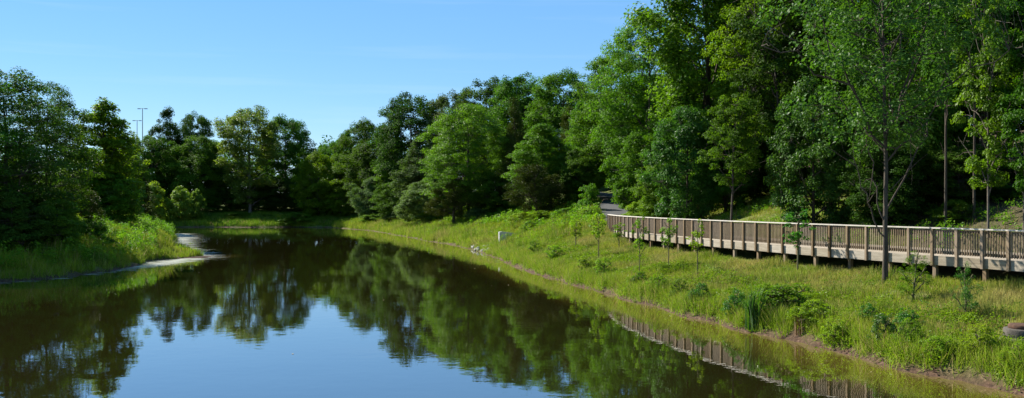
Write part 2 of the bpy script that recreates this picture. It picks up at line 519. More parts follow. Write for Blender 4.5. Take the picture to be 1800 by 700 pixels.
strip('path', crom(PATH, .7), 1.3, M_asph)
strip('park_path', crom(LPATH, .7), 1.5, M_asph)

# ------------------------------------------------------------------ boardwalk
def boardwalk():
    root = empty('boardwalk', (BW[len(BW) // 2][0], BW[len(BW) // 2][1], 2.0))
    tag(root, 'long curving timber boardwalk with a picket railing on short posts above the grassy bank', 'boardwalk')
    o0 = np.array([root.location.x, root.location.y, root.location.z])

    def put(mb, name, mat):
        mb.V = [v - o0 for v in mb.V]
        return mb.build(name, mat, root)
    n = len(BW)
    for side in (0, 1):
        line = BW - BN * (DECK_W * side)
        outn = BN * (1 if side == 0 else -1)
        for i in range(n if side == 0 else 0):
            t = BT[i]; o = outn[i]; p = line[i] + o * .068
            b = MB(); hw = .047 + .003 * sin(i * 7.3)
            b.box(p - o * .047, p + o * .047, t, hw, 2.20, 3.515)
            put(b, 'post', M_wood_post)
        for i in range(n - 1 if side == 0 else 0):
            a, c = line[i], line[i + 1]
            t = (c - a) / np.linalg.norm(c - a); o = outn[i]
            b = MB()
            m_ = 9
            for k in range(m_):
                q = a + (c - a) * ((k + 1) / (m_ + 1)) + o * .035
                b.box(q - o * .018, q + o * .018, t, .019, 2.615, 3.46)
            s_, e_ = a + t * .06, c - t * .06
            b.box(s_ + o * .002, e_ + o * .002, o, .016, 2.66, 2.735)
            b.box(s_ + o * .002, e_ + o * .002, o, .016, 3.40, 3.49)
            put(b, 'picket_panel', M_wood_pick)
        for i in range(0, n - 1, 2):
            j = min(i + 2, n - 1)
            b = MB()
            for q in range(i, j):
                a, c = line[q], line[q + 1]
                t = (c - a) / np.linalg.norm(c - a)
                g0 = .004 if q == i else 0; g1 = .004 if q == j - 1 else 0
                b.box(a + t * g0, c - t * g1, outn[q], .10, 3.520, 3.562)
            if side == 0: put(b, 'cap_rail', M_wood_cap)
            b = MB()
            for q in range(i, j):
                a, c = line[q], line[q + 1]
                t = (c - a) / np.linalg.norm(c - a)
                g0 = .006 if q == i else 0; g1 = .006 if q == j - 1 else 0
                b.box(a + t * g0, c - t * g1, outn[q], .02, 2.215 + .006 * sin(i * 3.1), 2.545)
            put(b, 'fascia_board', M_wood_pale)
        if side == 1:
            b = MB()
            for q in range(n - 1):
                a, c = line[q] - outn[q] * .06, line[q + 1] - outn[q + 1] * .06
                b.box(a, c, outn[q], .045, 2.50, 2.66)
            put(b, 'kerb', M_wood_pale)
        for i in range(1, n, 2):
            p = line[i] - outn[i] * .10
            b = MB(); b.box(p - BT[i] * .07, p + BT[i] * .07, outn[i], .07, gz(*p) - .4, 2.30)
            put(b, 'support_post', M_wood_post)
    b = MB()
    for q in range(n - 1):
        a, c = BW[q], BW[q + 1]
        na, nc_ = BN[q], BN[q + 1]
        m_ = 7
        for k in range(m_):
            f0, f1 = (k + .03) / m_, (k + .97) / m_
            p0, p1 = a + (c - a) * f0, a + (c - a) * f1
            n0 = na
            v = [p0 - n0 * .03, p1 - n0 * .03, p1 - n0 * (DECK_W - .03), p0 - n0 * (DECK_W - .03)]
            V = [(x[0], x[1], 2.42) for x in v] + [(x[0], x[1], DECK_Z) for x in v]
            b.add(V, [(3, 2, 1, 0), (4, 5, 6, 7), (0, 1, 5, 4), (1, 2, 6, 5), (2, 3, 7, 6), (3, 0, 4, 7)])
    put(b, 'deck', M_deck)
    b = MB()
    for off in (.5, 1.3, 2.1):
        for q in range(n - 1):
            b.box(BW[q] - BN[q] * off, BW[q + 1] - BN[q + 1] * off, BN[q], .03, 2.20, 2.415)
    put(b, 'joist', M_wood_post)


boardwalk()

# ------------------------------------------------------------------ leaves, crowns, trees
def unit(v):
    return v / (np.linalg.norm(v, axis=-1, keepdims=True) + 1e-9)


def leaf_quads(r, P, N, L_, asp=.6, fold=.12):
    n = len(P)
    rnd = r.normal(size=(n, 3))
    u = unit(np.cross(N, rnd)); v = np.cross(N, u)
    l = L_[:, None]
    V = np.stack([P - u * l * .5, P + v * l * asp * .5 - N * l * .0, P + u * l * .5 - N * l * fold, P - v * l * asp * .5 + N * l * fold], 1)
    return V.reshape(-1, 3), np.arange(n * 4).reshape(-1, 4)


ENV = {
    'round': lambda t: np.sqrt(np.clip(1 - (2 * t ** .85 - 1) ** 2, 0, 1)) ** .85,
    'oval': lambda t: np.clip(np.sin(pi * np.clip(t, 0, 1) ** .8), 0, 1) ** .75,
    'cone': lambda t: np.clip(1 - t, 0, 1) ** .75 * np.clip(t * 9 + .35, 0, 1),
    'vase': lambda t: np.clip(.35 + .85 * t, 0, 1) * np.sqrt(np.clip(1 - t ** 5, 0, 1)),
    'dome': lambda t: np.sqrt(np.clip(1 - t ** 2.2, 0, 1)) * np.clip(.55 + t * 2.5, 0, 1),
}


def make_tree(name, seed, H, R, cb, env, clumps, per, leaf, flat=.5, cs=1.0, trunk_r=.22, limbs=14, inner=.45, up=.8, lean=0.0,
              asp=.6, stems=(), lobes=.28, bare=0, split=None, spread=1.0, trunk_top=.86, ksides=6):
    """returns (trunk mesh, crown mesh) with the base at the origin"""
    r = np.random.default_rng(seed)
    # trunk
    nseg = 14
    tt = np.linspace(0, 1, nseg)
    wa = np.cumsum(r.normal(0, .018 * H / 4, (nseg, 2)), 0) * tt[:, None]
    tr = np.c_[wa[:, 0] + lean * tt ** 1.3 * H * .2, wa[:, 1], tt * H * trunk_top]
    rad = trunk_r * (1 - tt) ** .8 + .015
    rad[0] *= 1.35; tr[0, 2] = -.35
    wood = MB(); wood.tube(tr, rad, 9 if ksides > 5 else 6)
    zc0 = cb * H; zc = H - zc0
    f_env = ENV[env]
    ph = r.uniform(0, 6.28, 8)

    def lob(an, t):
        return 1 + lobes * (np.sin(2 * an + ph[0] + 4 * t) * .5 + np.sin(3 * an + ph[1] - 6 * t) * .35 + np.sin(5 * an + ph[2] + 9 * t) * .3)

    def axis_xy(z):
        return np.stack([np.interp(z, tr[:, 2], tr[:, 0]), np.interp(z, tr[:, 2], tr[:, 1])], -1)
    # clump centres
    t = r.uniform(0, 1, clumps * 4)
    w = f_env(t) ** 1.3 + .05
    t = r.choice(t, clumps, p=w / w.sum())
    an = r.uniform(0, 2 * pi, clumps)
    rr = R * f_env(t) * lob(an, t) * r.uniform(inner ** 2, 1, clumps) ** .5
    C = np.c_[np.cos(an) * rr, np.sin(an) * rr, zc0 + zc * t]
    C[:, :2] += axis_xy(C[:, 2])
    size = cs * (R * .17) * r.uniform(.65, 1.35, clumps)
    # limbs
    nodes = [tr[k] for k in range(3, nseg)]
    nrad = [rad[k] for k in range(3, nseg)]
    for q in range(limbs):
        z0 = H * (cb * .85 + (trunk_top - .08 - cb * .85) * ((q + r.uniform(0, .8)) / limbs))
        b0 = np.r_[axis_xy(z0), z0]
        a = q * 2.4 + r.uniform(-.5, .5)
        tz = np.clip((z0 - zc0) / zc + r.uniform(.12, .3), .05, .95)
        er = R * f_env(np.array([tz]))[0] * .8 * lob(a, tz)
        e = np.r_[axis_xy(zc0 + zc * tz) + np.array([cos(a), sin(a)]) * er, zc0 + zc * tz]
        m_ = np.linspace(0, 1, 8)[:, None]
        c = b0 * (1 - m_) + e * m_
        c[:, 2] += np.sin(m_[:, 0] * pi) * er * .10 * r.uniform(-.6, 1.2)
        c[1:-1] += r.normal(0, .025 * er + .01, (6, 3))
        r0 = np.interp(z0, tr[:, 2], rad) * r.uniform(.45, .65)
        wood.tube(c, np.linspace(r0, .02, 8), 6 if ksides > 5 else 4)
        for k in range(2, 8):
            nodes.append(c[k]); nrad.append(np.interp(k, [0, 7], [r0, .02]))
    for z0, dx, dy, z1, r0 in stems:
        b0 = np.r_[axis_xy(z0), z0]; e = np.array([dx, dy, z1]); m_ = np.linspace(0, 1, 10)[:, None]
        c = b0 * (1 - m_) + e * m_; c[:, :2] = b0[:2] + (e[:2] - b0[:2]) * m_ ** .8
        c[1:-1] += r.normal(0, .06, (8, 3))
        wood.tube(c, np.linspace(r0, .015, 10), 7)
        for k in range(4, 10):
            nodes.append(c[k]); nrad.append(np.interp(k, [0, 9], [r0, .015]))
    nodes = np.array(nodes); nrad = np.array(nrad)
    # twigs to every clump
    for c, s in zip(C, size):
        dz = c[2] - nodes[:, 2]
        dd = np.linalg.norm(nodes - c, axis=1) + np.where(dz < 0, -dz * 1.2, 0)
        k = int(np.argmin(dd)); a = nodes[k]
        m_ = np.linspace(0, 1, 4)[:, None]
        q = a * (1 - m_) + c * m_
        q[1:3] += r.normal(0, .05 * dd[k] + .005, (2, 3))
        r0 = min(nrad[k] * .6, .010 + .012 * dd[k])
        wood.tube(q, np.linspace(r0, .006, 4), 4 if ksides > 5 else 3)
    for q in range(bare):                       # bare dead twigs
        k = r.integers(0, len(nodes)); a = nodes[k]
        d = unit(r.normal(size=3) + np.array([0, 0, .2])); l = r.uniform(.6, 1.8)
        m_ = np.linspace(0, 1, 6)[:, None]
        c = a + d * l * m_ + np.cumsum(r.normal(0, .05, (6, 3)), 0) * m_
        wood.tube(c, np.linspace(.022, .005, 6), 4)
    # leaves
    cnt = np.maximum(6, (per * (size / size.mean()) ** 1.6).astype(int))
    idx = np.repeat(np.arange(clumps), cnt); n = len(idx)
    off = unit(r.normal(size=(n, 3))) * (r.uniform(0, 1, n) ** .45)[:, None]
    sc = np.c_[size[idx] * spread, size[idx] * spread, size[idx] * flat]
    # sprays tilt outwards and hang at the rim
    offw = off * sc
    offw[:, 2] -= .30 * (offw[:, 0] ** 2 + offw[:, 1] ** 2) / (size[idx] + .01)
    P = C[idx] + offw
    rad_dir = unit(np.c_[C[idx][:, :2] - axis_xy(C[idx][:, 2]), np.full(n, .2)])
    N = unit(np.array([0, 0, up]) + off * .45 + rad_dir * .30 + r.normal(0, .42, (n, 3)))
    L_ = leaf * r.uniform(.65, 1.3, n)
    V, Fq = leaf_quads(r, P, N, L_, asp)
    ctint = r.uniform(.2, .8, clumps)
    tint = np.clip(ctint[idx] + r.normal(0, .2, n), 0, 1)
    cm = np_mesh(name + '_crown', V, Fq, {'tint': np.repeat(tint, 4)})
    wm = np_mesh(name + '_trunk', np.concatenate(wood.V), np.concatenate(wood.F), None, True)
    return dict(trunk=wm, crown=cm, H=H, R=R)


ARCH = {}
ARCH['broad'] = [make_tree('broad_tree', s, 20, 6.2, .10, 'round', 520, 140, .23, flat=.5, cs=.95, trunk_r=.30, limbs=20, inner=.5) for s in (1, 2, 3)]
ARCH['tall'] = [make_tree('tall_tree', s, 20, 3.9, .12, 'oval', 430, 150, .23, flat=.7, cs=1.25, trunk_r=.24, limbs=20, inner=.4) for s in (11, 12)]
ARCH['ragged'] = [make_tree('ragged_tree', 16, 14, 2.6, .06, 'oval', 260, 90, .26, flat=.8, cs=1.3, trunk_r=.14, limbs=20, inner=.15, lobes=.4, trunk_top=.95)]
ARCH['locust'] = [make_tree('locust_tree', 21, 20, 6.0, .18, 'dome', 520, 140, .18, flat=.3, cs=.95, trunk_r=.28, limbs=26, inner=.3, up=1.3)]
ARCH['far'] = [make_tree('far_tree', s, 18, 6.0, .06, 'round', 330, 150, .29, flat=.65, cs=1.0, trunk_r=.28, limbs=14, inner=.5, ksides=4) for s in (31, 32, 33)]
ARCH['fartall'] = [make_tree('far_tall_tree', s, 18, 3.6, .06, 'oval', 220, 150, .30, flat=.8, cs=1.4, trunk_r=.24, limbs=14, inner=.4, ksides=4, lobes=.4) for s in (34, 35)]
ARCH['sparse'] = [make_tree('sparse_tree', 41, 20, 6.0, .10, 'vase', 230, 130, .31, flat=.75, cs=.95, trunk_r=.26, limbs=18, inner=.25, ksides=4, lobes=.45)]
ARCH['spread'] = [make_tree('spreading_tree', s, 15, 6.4, .15, 'round', 300, 125, .22, flat=.42, cs=.95, trunk_r=.26, limbs=18, inner=.25, up=1.1, lobes=.35) for s in (51, 52)]
ARCH['cedar'] = [make_tree('cedar_tree', s, 12, 2.4, .06, 'cone', 260, 110, .22, flat=.9, cs=1.25, trunk_r=.16, limbs=22, inner=.3, up=.2, asp=.22) for s in (61, 62)]
ARCH['cedarlet'] = [make_tree('small_cedar', 63, 5, 1.7, .22, 'dome', 130, 130, .15, flat=.9, cs=1.1, trunk_r=.09, limbs=14, inner=.2, up=.3, asp=.22, lean=-.35)]
ARCH['under'] = [make_tree('understory_tree', s, 8, 3.0, .05, 'round', 230, 130, .19, flat=.62, cs=1.15, trunk_r=.11, limbs=16, inner=.35) for s in (71, 72, 73)]
ARCH['bush'] = [make_tree('bush', s, 2.6, 1.7, .02, 'dome', 100, 110, .13, flat=.6, cs=1.2, trunk_r=.04, limbs=12, inner=.2, trunk_top=.6) for s in (81, 82, 83)]
ARCH['willow'] = [make_tree('willow_sapling', s, 5.4, 1.7, .04, 'oval', 120, 90, .20, flat=.9, cs=1.25, trunk_r=.07, limbs=12, inner=.2, lobes=.5) for s in (91, 92)]
ARCH['maple'] = [make_tree('maple_tree', 101, 15, 4.2, .30, 'oval', 185, 85, .15, flat=.6, cs=.85, trunk_r=.080, limbs=22, inner=.15, bare=80, asp=.75, lobes=.5, stems=[(2.4, 2.6, .5, 7.2, .036), (2.0, -.7, .4, 5.6, .03), (1.5, -1.3, -.3, 4.2, .03), (4.6, -2.6, .3, 9.5, .05), (5.2, 2.0, -.6, 11, .05)])]
ARCH['young'] = [make_tree('young_tree', s, 13, 2.2, .14, 'oval', 130, 85, .19, flat=.45, cs=1.35, trunk_r=.07, limbs=16, inner=.1, bare=8, asp=.75) for s in (111, 112)]
ARCH['pole'] = [make_tree('slim_tree', s, 13, 2.4, .34, 'oval', 120, 100, .20, flat=.5, cs=1.3, trunk_r=.10, limbs=16, inner=.2, bare=14, lean=.25) for s in (115, 116)]
ARCH['sapling'] = [make_tree('sapling', s, 2.6, .46, .36, 'oval', 24, 20, .115, flat=.7, cs=1.7, trunk_r=.016, limbs=4, inner=.1, asp=.6, ksides=4) for s in (121, 122, 123)]
ARCH['fuzzy'] = [make_tree('cypress_sapling', 125, 2.3, .5, .06, 'oval', 60, 45, .07, flat=1.2, cs=1.3, trunk_r=.02, limbs=8, inner=.2, asp=.25, ksides=4)]
ARCH['weed'] = [make_tree('weed', s, 1.1, .55, .06, 'dome', 60, 30, .085, flat=.7, cs=1.3, trunk_r=.012, limbs=9, inner=.1, asp=.42, trunk_top=.7, ksides=4) for s in (131, 132, 133)]
_count = {}


def plant(name, arch, label, cat, px, d, H=None, ytop=None, wpx=None, leaf='oak', bark=None, group=None, rot=None, v=None, squash=1.0, sink=0.0):
    """one tree: Empty > trunk, crown; meshes are shared between trees of one kind"""
    lst = ARCH[arch]
    k = _count.get(arch, 0); _count[arch] = k + 1
    a = lst[(k if v is None else v) % len(lst)]
    x, y = at(px, d), d
    z = gz(x, y) - sink
    if H is None:
        H = CAM_Z + (HOR - ytop) / F * d - z
    sz = H / a['H']
    sx = sz if wpx is None else (wpx * d / F) / (2 * a['R'])
    o = empty(name, (x, y, z), (k * 2.39996) % 6.283 if rot is None else rot)
    o.scale = (sx, sx * squash, sz)
    tag(o, label, cat, group)
    for part, mat in (('trunk', bark or M_bark), ('crown', LM[leaf])):
        c = link(part, a[part], None, o)
        if len(a[part].materials) == 0:
            a[part].materials.append(mat)
        c.material_slots[0].link = 'OBJECT'
        c.material_slots[0].material = mat
    return o


T = plant
# left bank ------------------------------------------------------------------
GL = 'trees on the left bank'
T('spreading_tree', 'spread', 'big dark spreading tree at the left edge, the tallest on the left bank', 'tree', 12, 61, ytop=122, wpx=285, leaf='dark', group=GL, rot=.4)  # darker leaf colour stands in for the backlit shade of this crown
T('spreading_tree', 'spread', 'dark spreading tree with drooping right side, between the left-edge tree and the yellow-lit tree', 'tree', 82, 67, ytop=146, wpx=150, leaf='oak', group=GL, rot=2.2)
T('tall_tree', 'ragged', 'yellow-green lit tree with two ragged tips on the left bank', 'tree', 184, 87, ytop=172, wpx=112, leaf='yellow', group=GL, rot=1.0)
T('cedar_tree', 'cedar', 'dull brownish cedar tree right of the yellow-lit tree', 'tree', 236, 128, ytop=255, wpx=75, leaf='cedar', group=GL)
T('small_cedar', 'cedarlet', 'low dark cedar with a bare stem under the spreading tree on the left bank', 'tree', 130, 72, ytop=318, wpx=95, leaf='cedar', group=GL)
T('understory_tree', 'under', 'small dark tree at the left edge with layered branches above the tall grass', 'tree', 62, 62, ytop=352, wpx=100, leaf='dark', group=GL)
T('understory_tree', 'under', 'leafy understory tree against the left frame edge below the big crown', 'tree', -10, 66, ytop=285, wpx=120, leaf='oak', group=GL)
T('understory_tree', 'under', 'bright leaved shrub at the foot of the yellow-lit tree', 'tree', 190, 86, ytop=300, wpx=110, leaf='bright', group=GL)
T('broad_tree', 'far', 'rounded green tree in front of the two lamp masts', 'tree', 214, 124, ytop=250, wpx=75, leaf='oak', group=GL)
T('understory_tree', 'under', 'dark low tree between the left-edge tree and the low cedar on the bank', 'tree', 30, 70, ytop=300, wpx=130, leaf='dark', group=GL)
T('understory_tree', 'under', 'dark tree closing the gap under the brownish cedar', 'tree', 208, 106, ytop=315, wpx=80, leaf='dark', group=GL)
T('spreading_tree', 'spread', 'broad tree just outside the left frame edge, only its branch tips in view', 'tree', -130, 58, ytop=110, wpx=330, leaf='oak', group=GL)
T('understory_tree', 'under', 'dark shrub-like tree added for shade at the left frame edge on the brink of the bank', 'tree', 22, 57, ytop=338, wpx=120, leaf='dark', group=GL)  # added with the next two to darken the sunlit front of the bank
T('understory_tree', 'under', 'dark shrub-like tree added for shade on the brink of the left bank below the bare-stemmed cedar', 'tree', 100, 60, ytop=352, wpx=95, leaf='oak', group=GL)
T('bush', 'bush', 'dark bush added for shade on the brink of the left bank halfway to the grassy point', 'bush', 160, 66, ytop=385, wpx=70, leaf='oak', group='bushes of the far and left shores')
# far shore ------------------------------------------------------------------
GF = 'trees along the far shore'
T('willow_sapling', 'willow', 'widest of the three pale willow saplings on the far left shore', 'sapling', 268, 160, ytop=320, wpx=56, leaf='willow', group='pale willow saplings')
T('willow_sapling', 'willow', 'tallest of the three pale willow saplings, in the middle', 'sapling', 315, 161, ytop=325, wpx=48, leaf='willow', group='pale willow saplings')
T('willow_sapling', 'willow', 'slim rightmost of the three pale willow saplings', 'sapling', 344, 163, ytop=333, wpx=32, leaf='willow', group='pale willow saplings')
T('tall_tree', 'fartall', 'dark narrow-headed tree rising just right of the lamp masts', 'tree', 292, 180, ytop=192, wpx=66, leaf='dark', group=GF)
T('broad_tree', 'far', 'dark round-headed tree behind the willow saplings, its dome against the sky', 'tree', 342, 182, ytop=200, wpx=78, leaf='dark', group=GF)
T('broad_tree', 'far', 'mid-green lower tree in front of the dark round-headed tree', 'tree', 268, 174, ytop=238, wpx=105, leaf='oak', group=GF)
T('broad_tree', 'far', 'mid-green tree left of the pale ragged tree on the far shore', 'tree', 345, 175, ytop=240, wpx=110, leaf='oak', group=GF)
T('sparse_tree', 'sparse', 'pale ragged open-crowned tree, the tallest on the far shore', 'tree', 440, 170, ytop=186, wpx=135, leaf='pale', group=GF, bark=M_barkg)
T('broad_tree', 'far', 'dark dense tree just right of the pale ragged tree', 'tree', 502, 178, ytop=205, wpx=110, leaf='oak', group=GF)
T('broad_tree', 'far', 'dark lower tree filling the foot of the pale ragged tree', 'tree', 408, 178, ytop=285, wpx=120, leaf='dark', group=GF)
T('understory_tree', 'under', 'yellow-green low tree in the sky notch of the far shore', 'tree', 560, 166, ytop=268, wpx=80, leaf='yellow', group=GF)
T('broad_tree', 'far', 'small rounded tree at the lowest point of the skyline', 'tree', 575, 185, ytop=248, wpx=70, leaf='oak', group=GF)
T('tall_tree', 'fartall', 'slim tree with a spiky top right of the skyline notch', 'tree', 607, 180, ytop=228, wpx=46, leaf='oak', group=GF)
T('understory_tree', 'under', 'olive tree with a dark leaning stem at the right end of the far shore', 'tree', 600, 164, ytop=290, wpx=85, leaf='yellow', group=GF)
T('understory_tree', 'under', 'dark shrubby tree at the waterline below the skyline notch', 'tree', 545, 172, ytop=318, wpx=80, leaf='dark', group=GF)
for k, (px, d, yt, w, l) in enumerate([(385, 174, 330, 90, 'oak'), (455, 174, 325, 80, 'oak'), (500, 173, 318, 90, 'dark'), (295, 178, 335, 90, 'dark')]):
    T('understory_tree', 'under', ['shadowed shrubby tree behind the slim willow sapling', 'shadowed shrubby tree beneath the pale ragged tree',
      'shadowed shrubby tree beneath the dark dense tree', 'shadowed shrubby tree behind the middle willow sapling'][k], 'tree', px, d, ytop=yt, wpx=w, leaf=l, group=GF)
# middle of the right bank ----------------------------------------------------
GM = 'trees behind the right bank'
T('broad_tree', 'far', 'rounded tree at the right foot of the skyline notch', 'tree', 645, 168, ytop=212, wpx=102, leaf='oak', group=GM)
T('broad_tree', 'far', 'dark tall round-headed tree standing above its neighbours at the bend of the skyline', 'tree', 722, 152, ytop=165, wpx=143, leaf='dark', group=GM)
T('understory_tree', 'under', 'grey-leaved small tree at the corner of the far shore', 'tree', 655, 150, ytop=312, wpx=75, leaf='grey', group=GM)
T('understory_tree', 'under', 'feathery yellow-green tree beside the grey-leaved tree', 'tree', 690, 150, ytop=285, wpx=85, leaf='bright', group=GM)
T('broad_tree', 'far', 'mid-green tree below the dark tall round-headed tree', 'tree', 668, 158, ytop=240, wpx=121, leaf='oak', group=GM)
T('tall_tree', 'fartall', 'grey-green tree leaning behind the big bright tree', 'tree', 738, 134, ytop=242, wpx=85, leaf='grey', group=GM)
T('broad_tree', 'far', 'dull tree on the skyline left of the big bright tree', 'tree', 795, 150, ytop=165, wpx=108, leaf='grey', group=GM)
T('broad_tree', 'broad', 'big bright green tree in the middle of the right bank', 'tree', 824, 114, ytop=183, wpx=150, leaf='weed', group=GM, rot=.7)
T('broad_tree', 'far', 'dark tree on the skyline behind the big bright tree', 'tree', 860, 145, ytop=138, wpx=134, leaf='dark', group=GM)
T('broad_tree', 'far', 'dark tree on the level stretch of skyline, left of two', 'tree', 925, 135, ytop=130, wpx=140, leaf='oak', group=GM)
T('broad_tree', 'far', 'green tree on the level stretch of skyline, next to the step up', 'tree', 990, 125, ytop=126, wpx=140, leaf='oak', group=GM)
T('cedar_tree', 'cedar', 'tall dark cedar standing between the bright tree and the skyline', 'tree', 902, 112, ytop=168, wpx=70, leaf='cedar', group=GM)
T('cedar_tree', 'cedar', 'tall dark cedar left of the path mouth', 'tree', 1003, 108, ytop=190, wpx=85, leaf='cedar', group=GM)
T('tall_tree', 'tall', 'light green mid-sized tree behind the leaning cedar', 'tree', 950, 96, ytop=218, wpx=105, leaf='weed', group=GM)
T('small_cedar', 'cedarlet', 'small leaning cedar with bare twin stems on the right bank', 'tree', 945, 90, ytop=290, wpx=100, leaf='cedar', group=GM, rot=0, bark=M_bark)
T('small_cedar', 'cedarlet', 'small dull cedar at the grass edge below the big bright tree', 'tree', 797, 112, ytop=318, wpx=95, leaf='cedar', group=GM, rot=2.6)
T('understory_tree', 'under', 'shrubby tree left of the small dull cedar', 'tree', 745, 124, ytop=318, wpx=95, leaf='grey', group=GM)
T('understory_tree', 'under', 'dark shrubby tree between the two small cedars', 'tree', 865, 112, ytop=300, wpx=95, leaf='oak', group=GM)
T('understory_tree', 'under', 'dark shrubby tree between the leaning cedar and the path', 'tree', 1000, 100, ytop=280, wpx=70, leaf='dark', group=GM)
T('understory_tree', 'under', 'shrubby tree below the dark tall round-headed tree', 'tree', 700, 140, ytop=318, wpx=85, leaf='oak', group=GM)
# the wood on the right ---------------------------------------------------------
GR = 'trees of the wood on the right slope'
T('broad_tree', 'broad', 'spreading tree overhanging the path mouth, first step of the wood skyline', 'tree', 1098, 96, ytop=92, wpx=200, leaf='bright', group=GR, rot=2.0)
T('broad_tree', 'broad', 'tall tree above the path with a rounded top just under the frame edge', 'tree', 1142, 84, ytop=22, wpx=185, leaf='bright', group=GR, rot=3.4)
T('tall_tree', 'tall', 'very tall vivid green tree cut by the top of the frame', 'tree', 1245, 66, H=25, wpx=220, leaf='bright', group=GR, v=1)
T('locust_tree', 'locust', 'yellow-green tree with flat layered branches', 'tree', 1388, 58, H=24, wpx=230, leaf='yellow', group=GR, rot=.3)
T('understory_tree', 'under', 'small tree leaning over the path with hanging leaves', 'tree', 1128, 76, ytop=235, wpx=110, leaf='bright', group=GR)
T('understory_tree', 'under', 'blue-green understory tree with a dark slanting trunk behind the boardwalk', 'tree', 1208, 62, ytop=190, wpx=130, leaf='blue', group=GR)
T('understory_tree', 'under', 'low leafy tree right beside the path end of the boardwalk', 'tree', 1160, 70, ytop=285, wpx=90, leaf='weed', group=GR)
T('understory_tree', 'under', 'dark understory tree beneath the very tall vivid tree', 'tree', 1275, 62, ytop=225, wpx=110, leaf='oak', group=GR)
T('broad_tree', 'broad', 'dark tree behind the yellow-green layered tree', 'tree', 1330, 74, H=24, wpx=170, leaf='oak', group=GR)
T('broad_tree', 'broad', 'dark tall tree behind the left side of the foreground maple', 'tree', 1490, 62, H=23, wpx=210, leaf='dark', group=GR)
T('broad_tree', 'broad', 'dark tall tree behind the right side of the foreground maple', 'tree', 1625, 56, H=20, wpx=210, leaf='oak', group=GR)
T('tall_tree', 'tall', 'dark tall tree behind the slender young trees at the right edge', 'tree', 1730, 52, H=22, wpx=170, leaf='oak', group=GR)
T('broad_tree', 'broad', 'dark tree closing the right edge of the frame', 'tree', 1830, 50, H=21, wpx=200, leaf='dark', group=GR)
T('broad_tree', 'broad', 'dark broad tree whose crown closes the view above the railing right of the maple', 'tree', 1585, 47, H=19, wpx=260, leaf='oak', group=GR)
T('maple_tree', 'maple', 'foreground maple with a bare dark trunk in front of the boardwalk', 'tree', 1556, bank_d(1556, 496), H=16, wpx=390, leaf='blue', group=None, rot=0, bark=M_bark)
T('young_tree', 'young', 'slender young tree with light leaves behind the railing, left of two', 'tree', 1737, 37, H=11.5, wpx=105, leaf='weed', group=GR, bark=M_barkg)
T('young_tree', 'young', 'slender young tree with light leaves at the right frame edge', 'tree', 1800, 36, H=11, wpx=110, leaf='bright', group=GR, bark=M_barkg)
T('understory_tree', 'under', 'shaded understory tree on the slope behind the maple trunk', 'tree', 1640, 50, ytop=250, wpx=150, leaf='dark', group=GR)
T('understory_tree', 'under', 'understory tree with blue-green leaves hanging low left of the maple trunk', 'tree', 1430, 47, ytop=140, wpx=150, leaf='blue', group=GR)

for px, d, w_, lf, lab in [
    (1284, 50, 100, 'oak', 'slim dark-stemmed tree on the sunny slope behind the boardwalk'),
    (1376, 55, 150, 'dark', 'thick dark-trunked tree at the top of the sunny slope patch'),
    (1662, 40, 110, 'oak', 'slim tree with a clear stem in the shade right of the maple'),
    (1712, 40, 100, 'dark', 'thin clear-stemmed tree close left of the slender young trees')]:
    T('slim_tree', 'pole', lab, 'tree', px, d, H=15 if px > 1300 else 9, wpx=w_, leaf=lf, group=GR)
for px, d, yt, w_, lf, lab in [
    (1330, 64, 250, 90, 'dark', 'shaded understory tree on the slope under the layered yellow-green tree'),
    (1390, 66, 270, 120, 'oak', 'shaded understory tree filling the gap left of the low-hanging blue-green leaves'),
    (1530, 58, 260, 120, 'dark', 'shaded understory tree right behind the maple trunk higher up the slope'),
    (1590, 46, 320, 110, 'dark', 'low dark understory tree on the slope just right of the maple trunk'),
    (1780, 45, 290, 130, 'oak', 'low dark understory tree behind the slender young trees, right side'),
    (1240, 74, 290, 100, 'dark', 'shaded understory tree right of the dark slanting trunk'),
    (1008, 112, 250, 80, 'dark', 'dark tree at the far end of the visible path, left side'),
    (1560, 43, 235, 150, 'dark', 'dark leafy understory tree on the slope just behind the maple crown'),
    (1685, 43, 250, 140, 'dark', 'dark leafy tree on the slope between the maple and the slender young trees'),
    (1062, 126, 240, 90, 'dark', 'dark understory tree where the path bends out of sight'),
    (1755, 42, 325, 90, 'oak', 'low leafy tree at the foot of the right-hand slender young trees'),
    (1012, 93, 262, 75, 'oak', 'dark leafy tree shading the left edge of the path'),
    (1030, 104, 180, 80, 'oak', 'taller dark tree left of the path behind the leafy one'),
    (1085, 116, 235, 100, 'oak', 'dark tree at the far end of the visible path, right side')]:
    T('understory_tree', 'under', lab, 'tree', px, d, ytop=yt, wpx=w_, leaf=lf, group=GR)

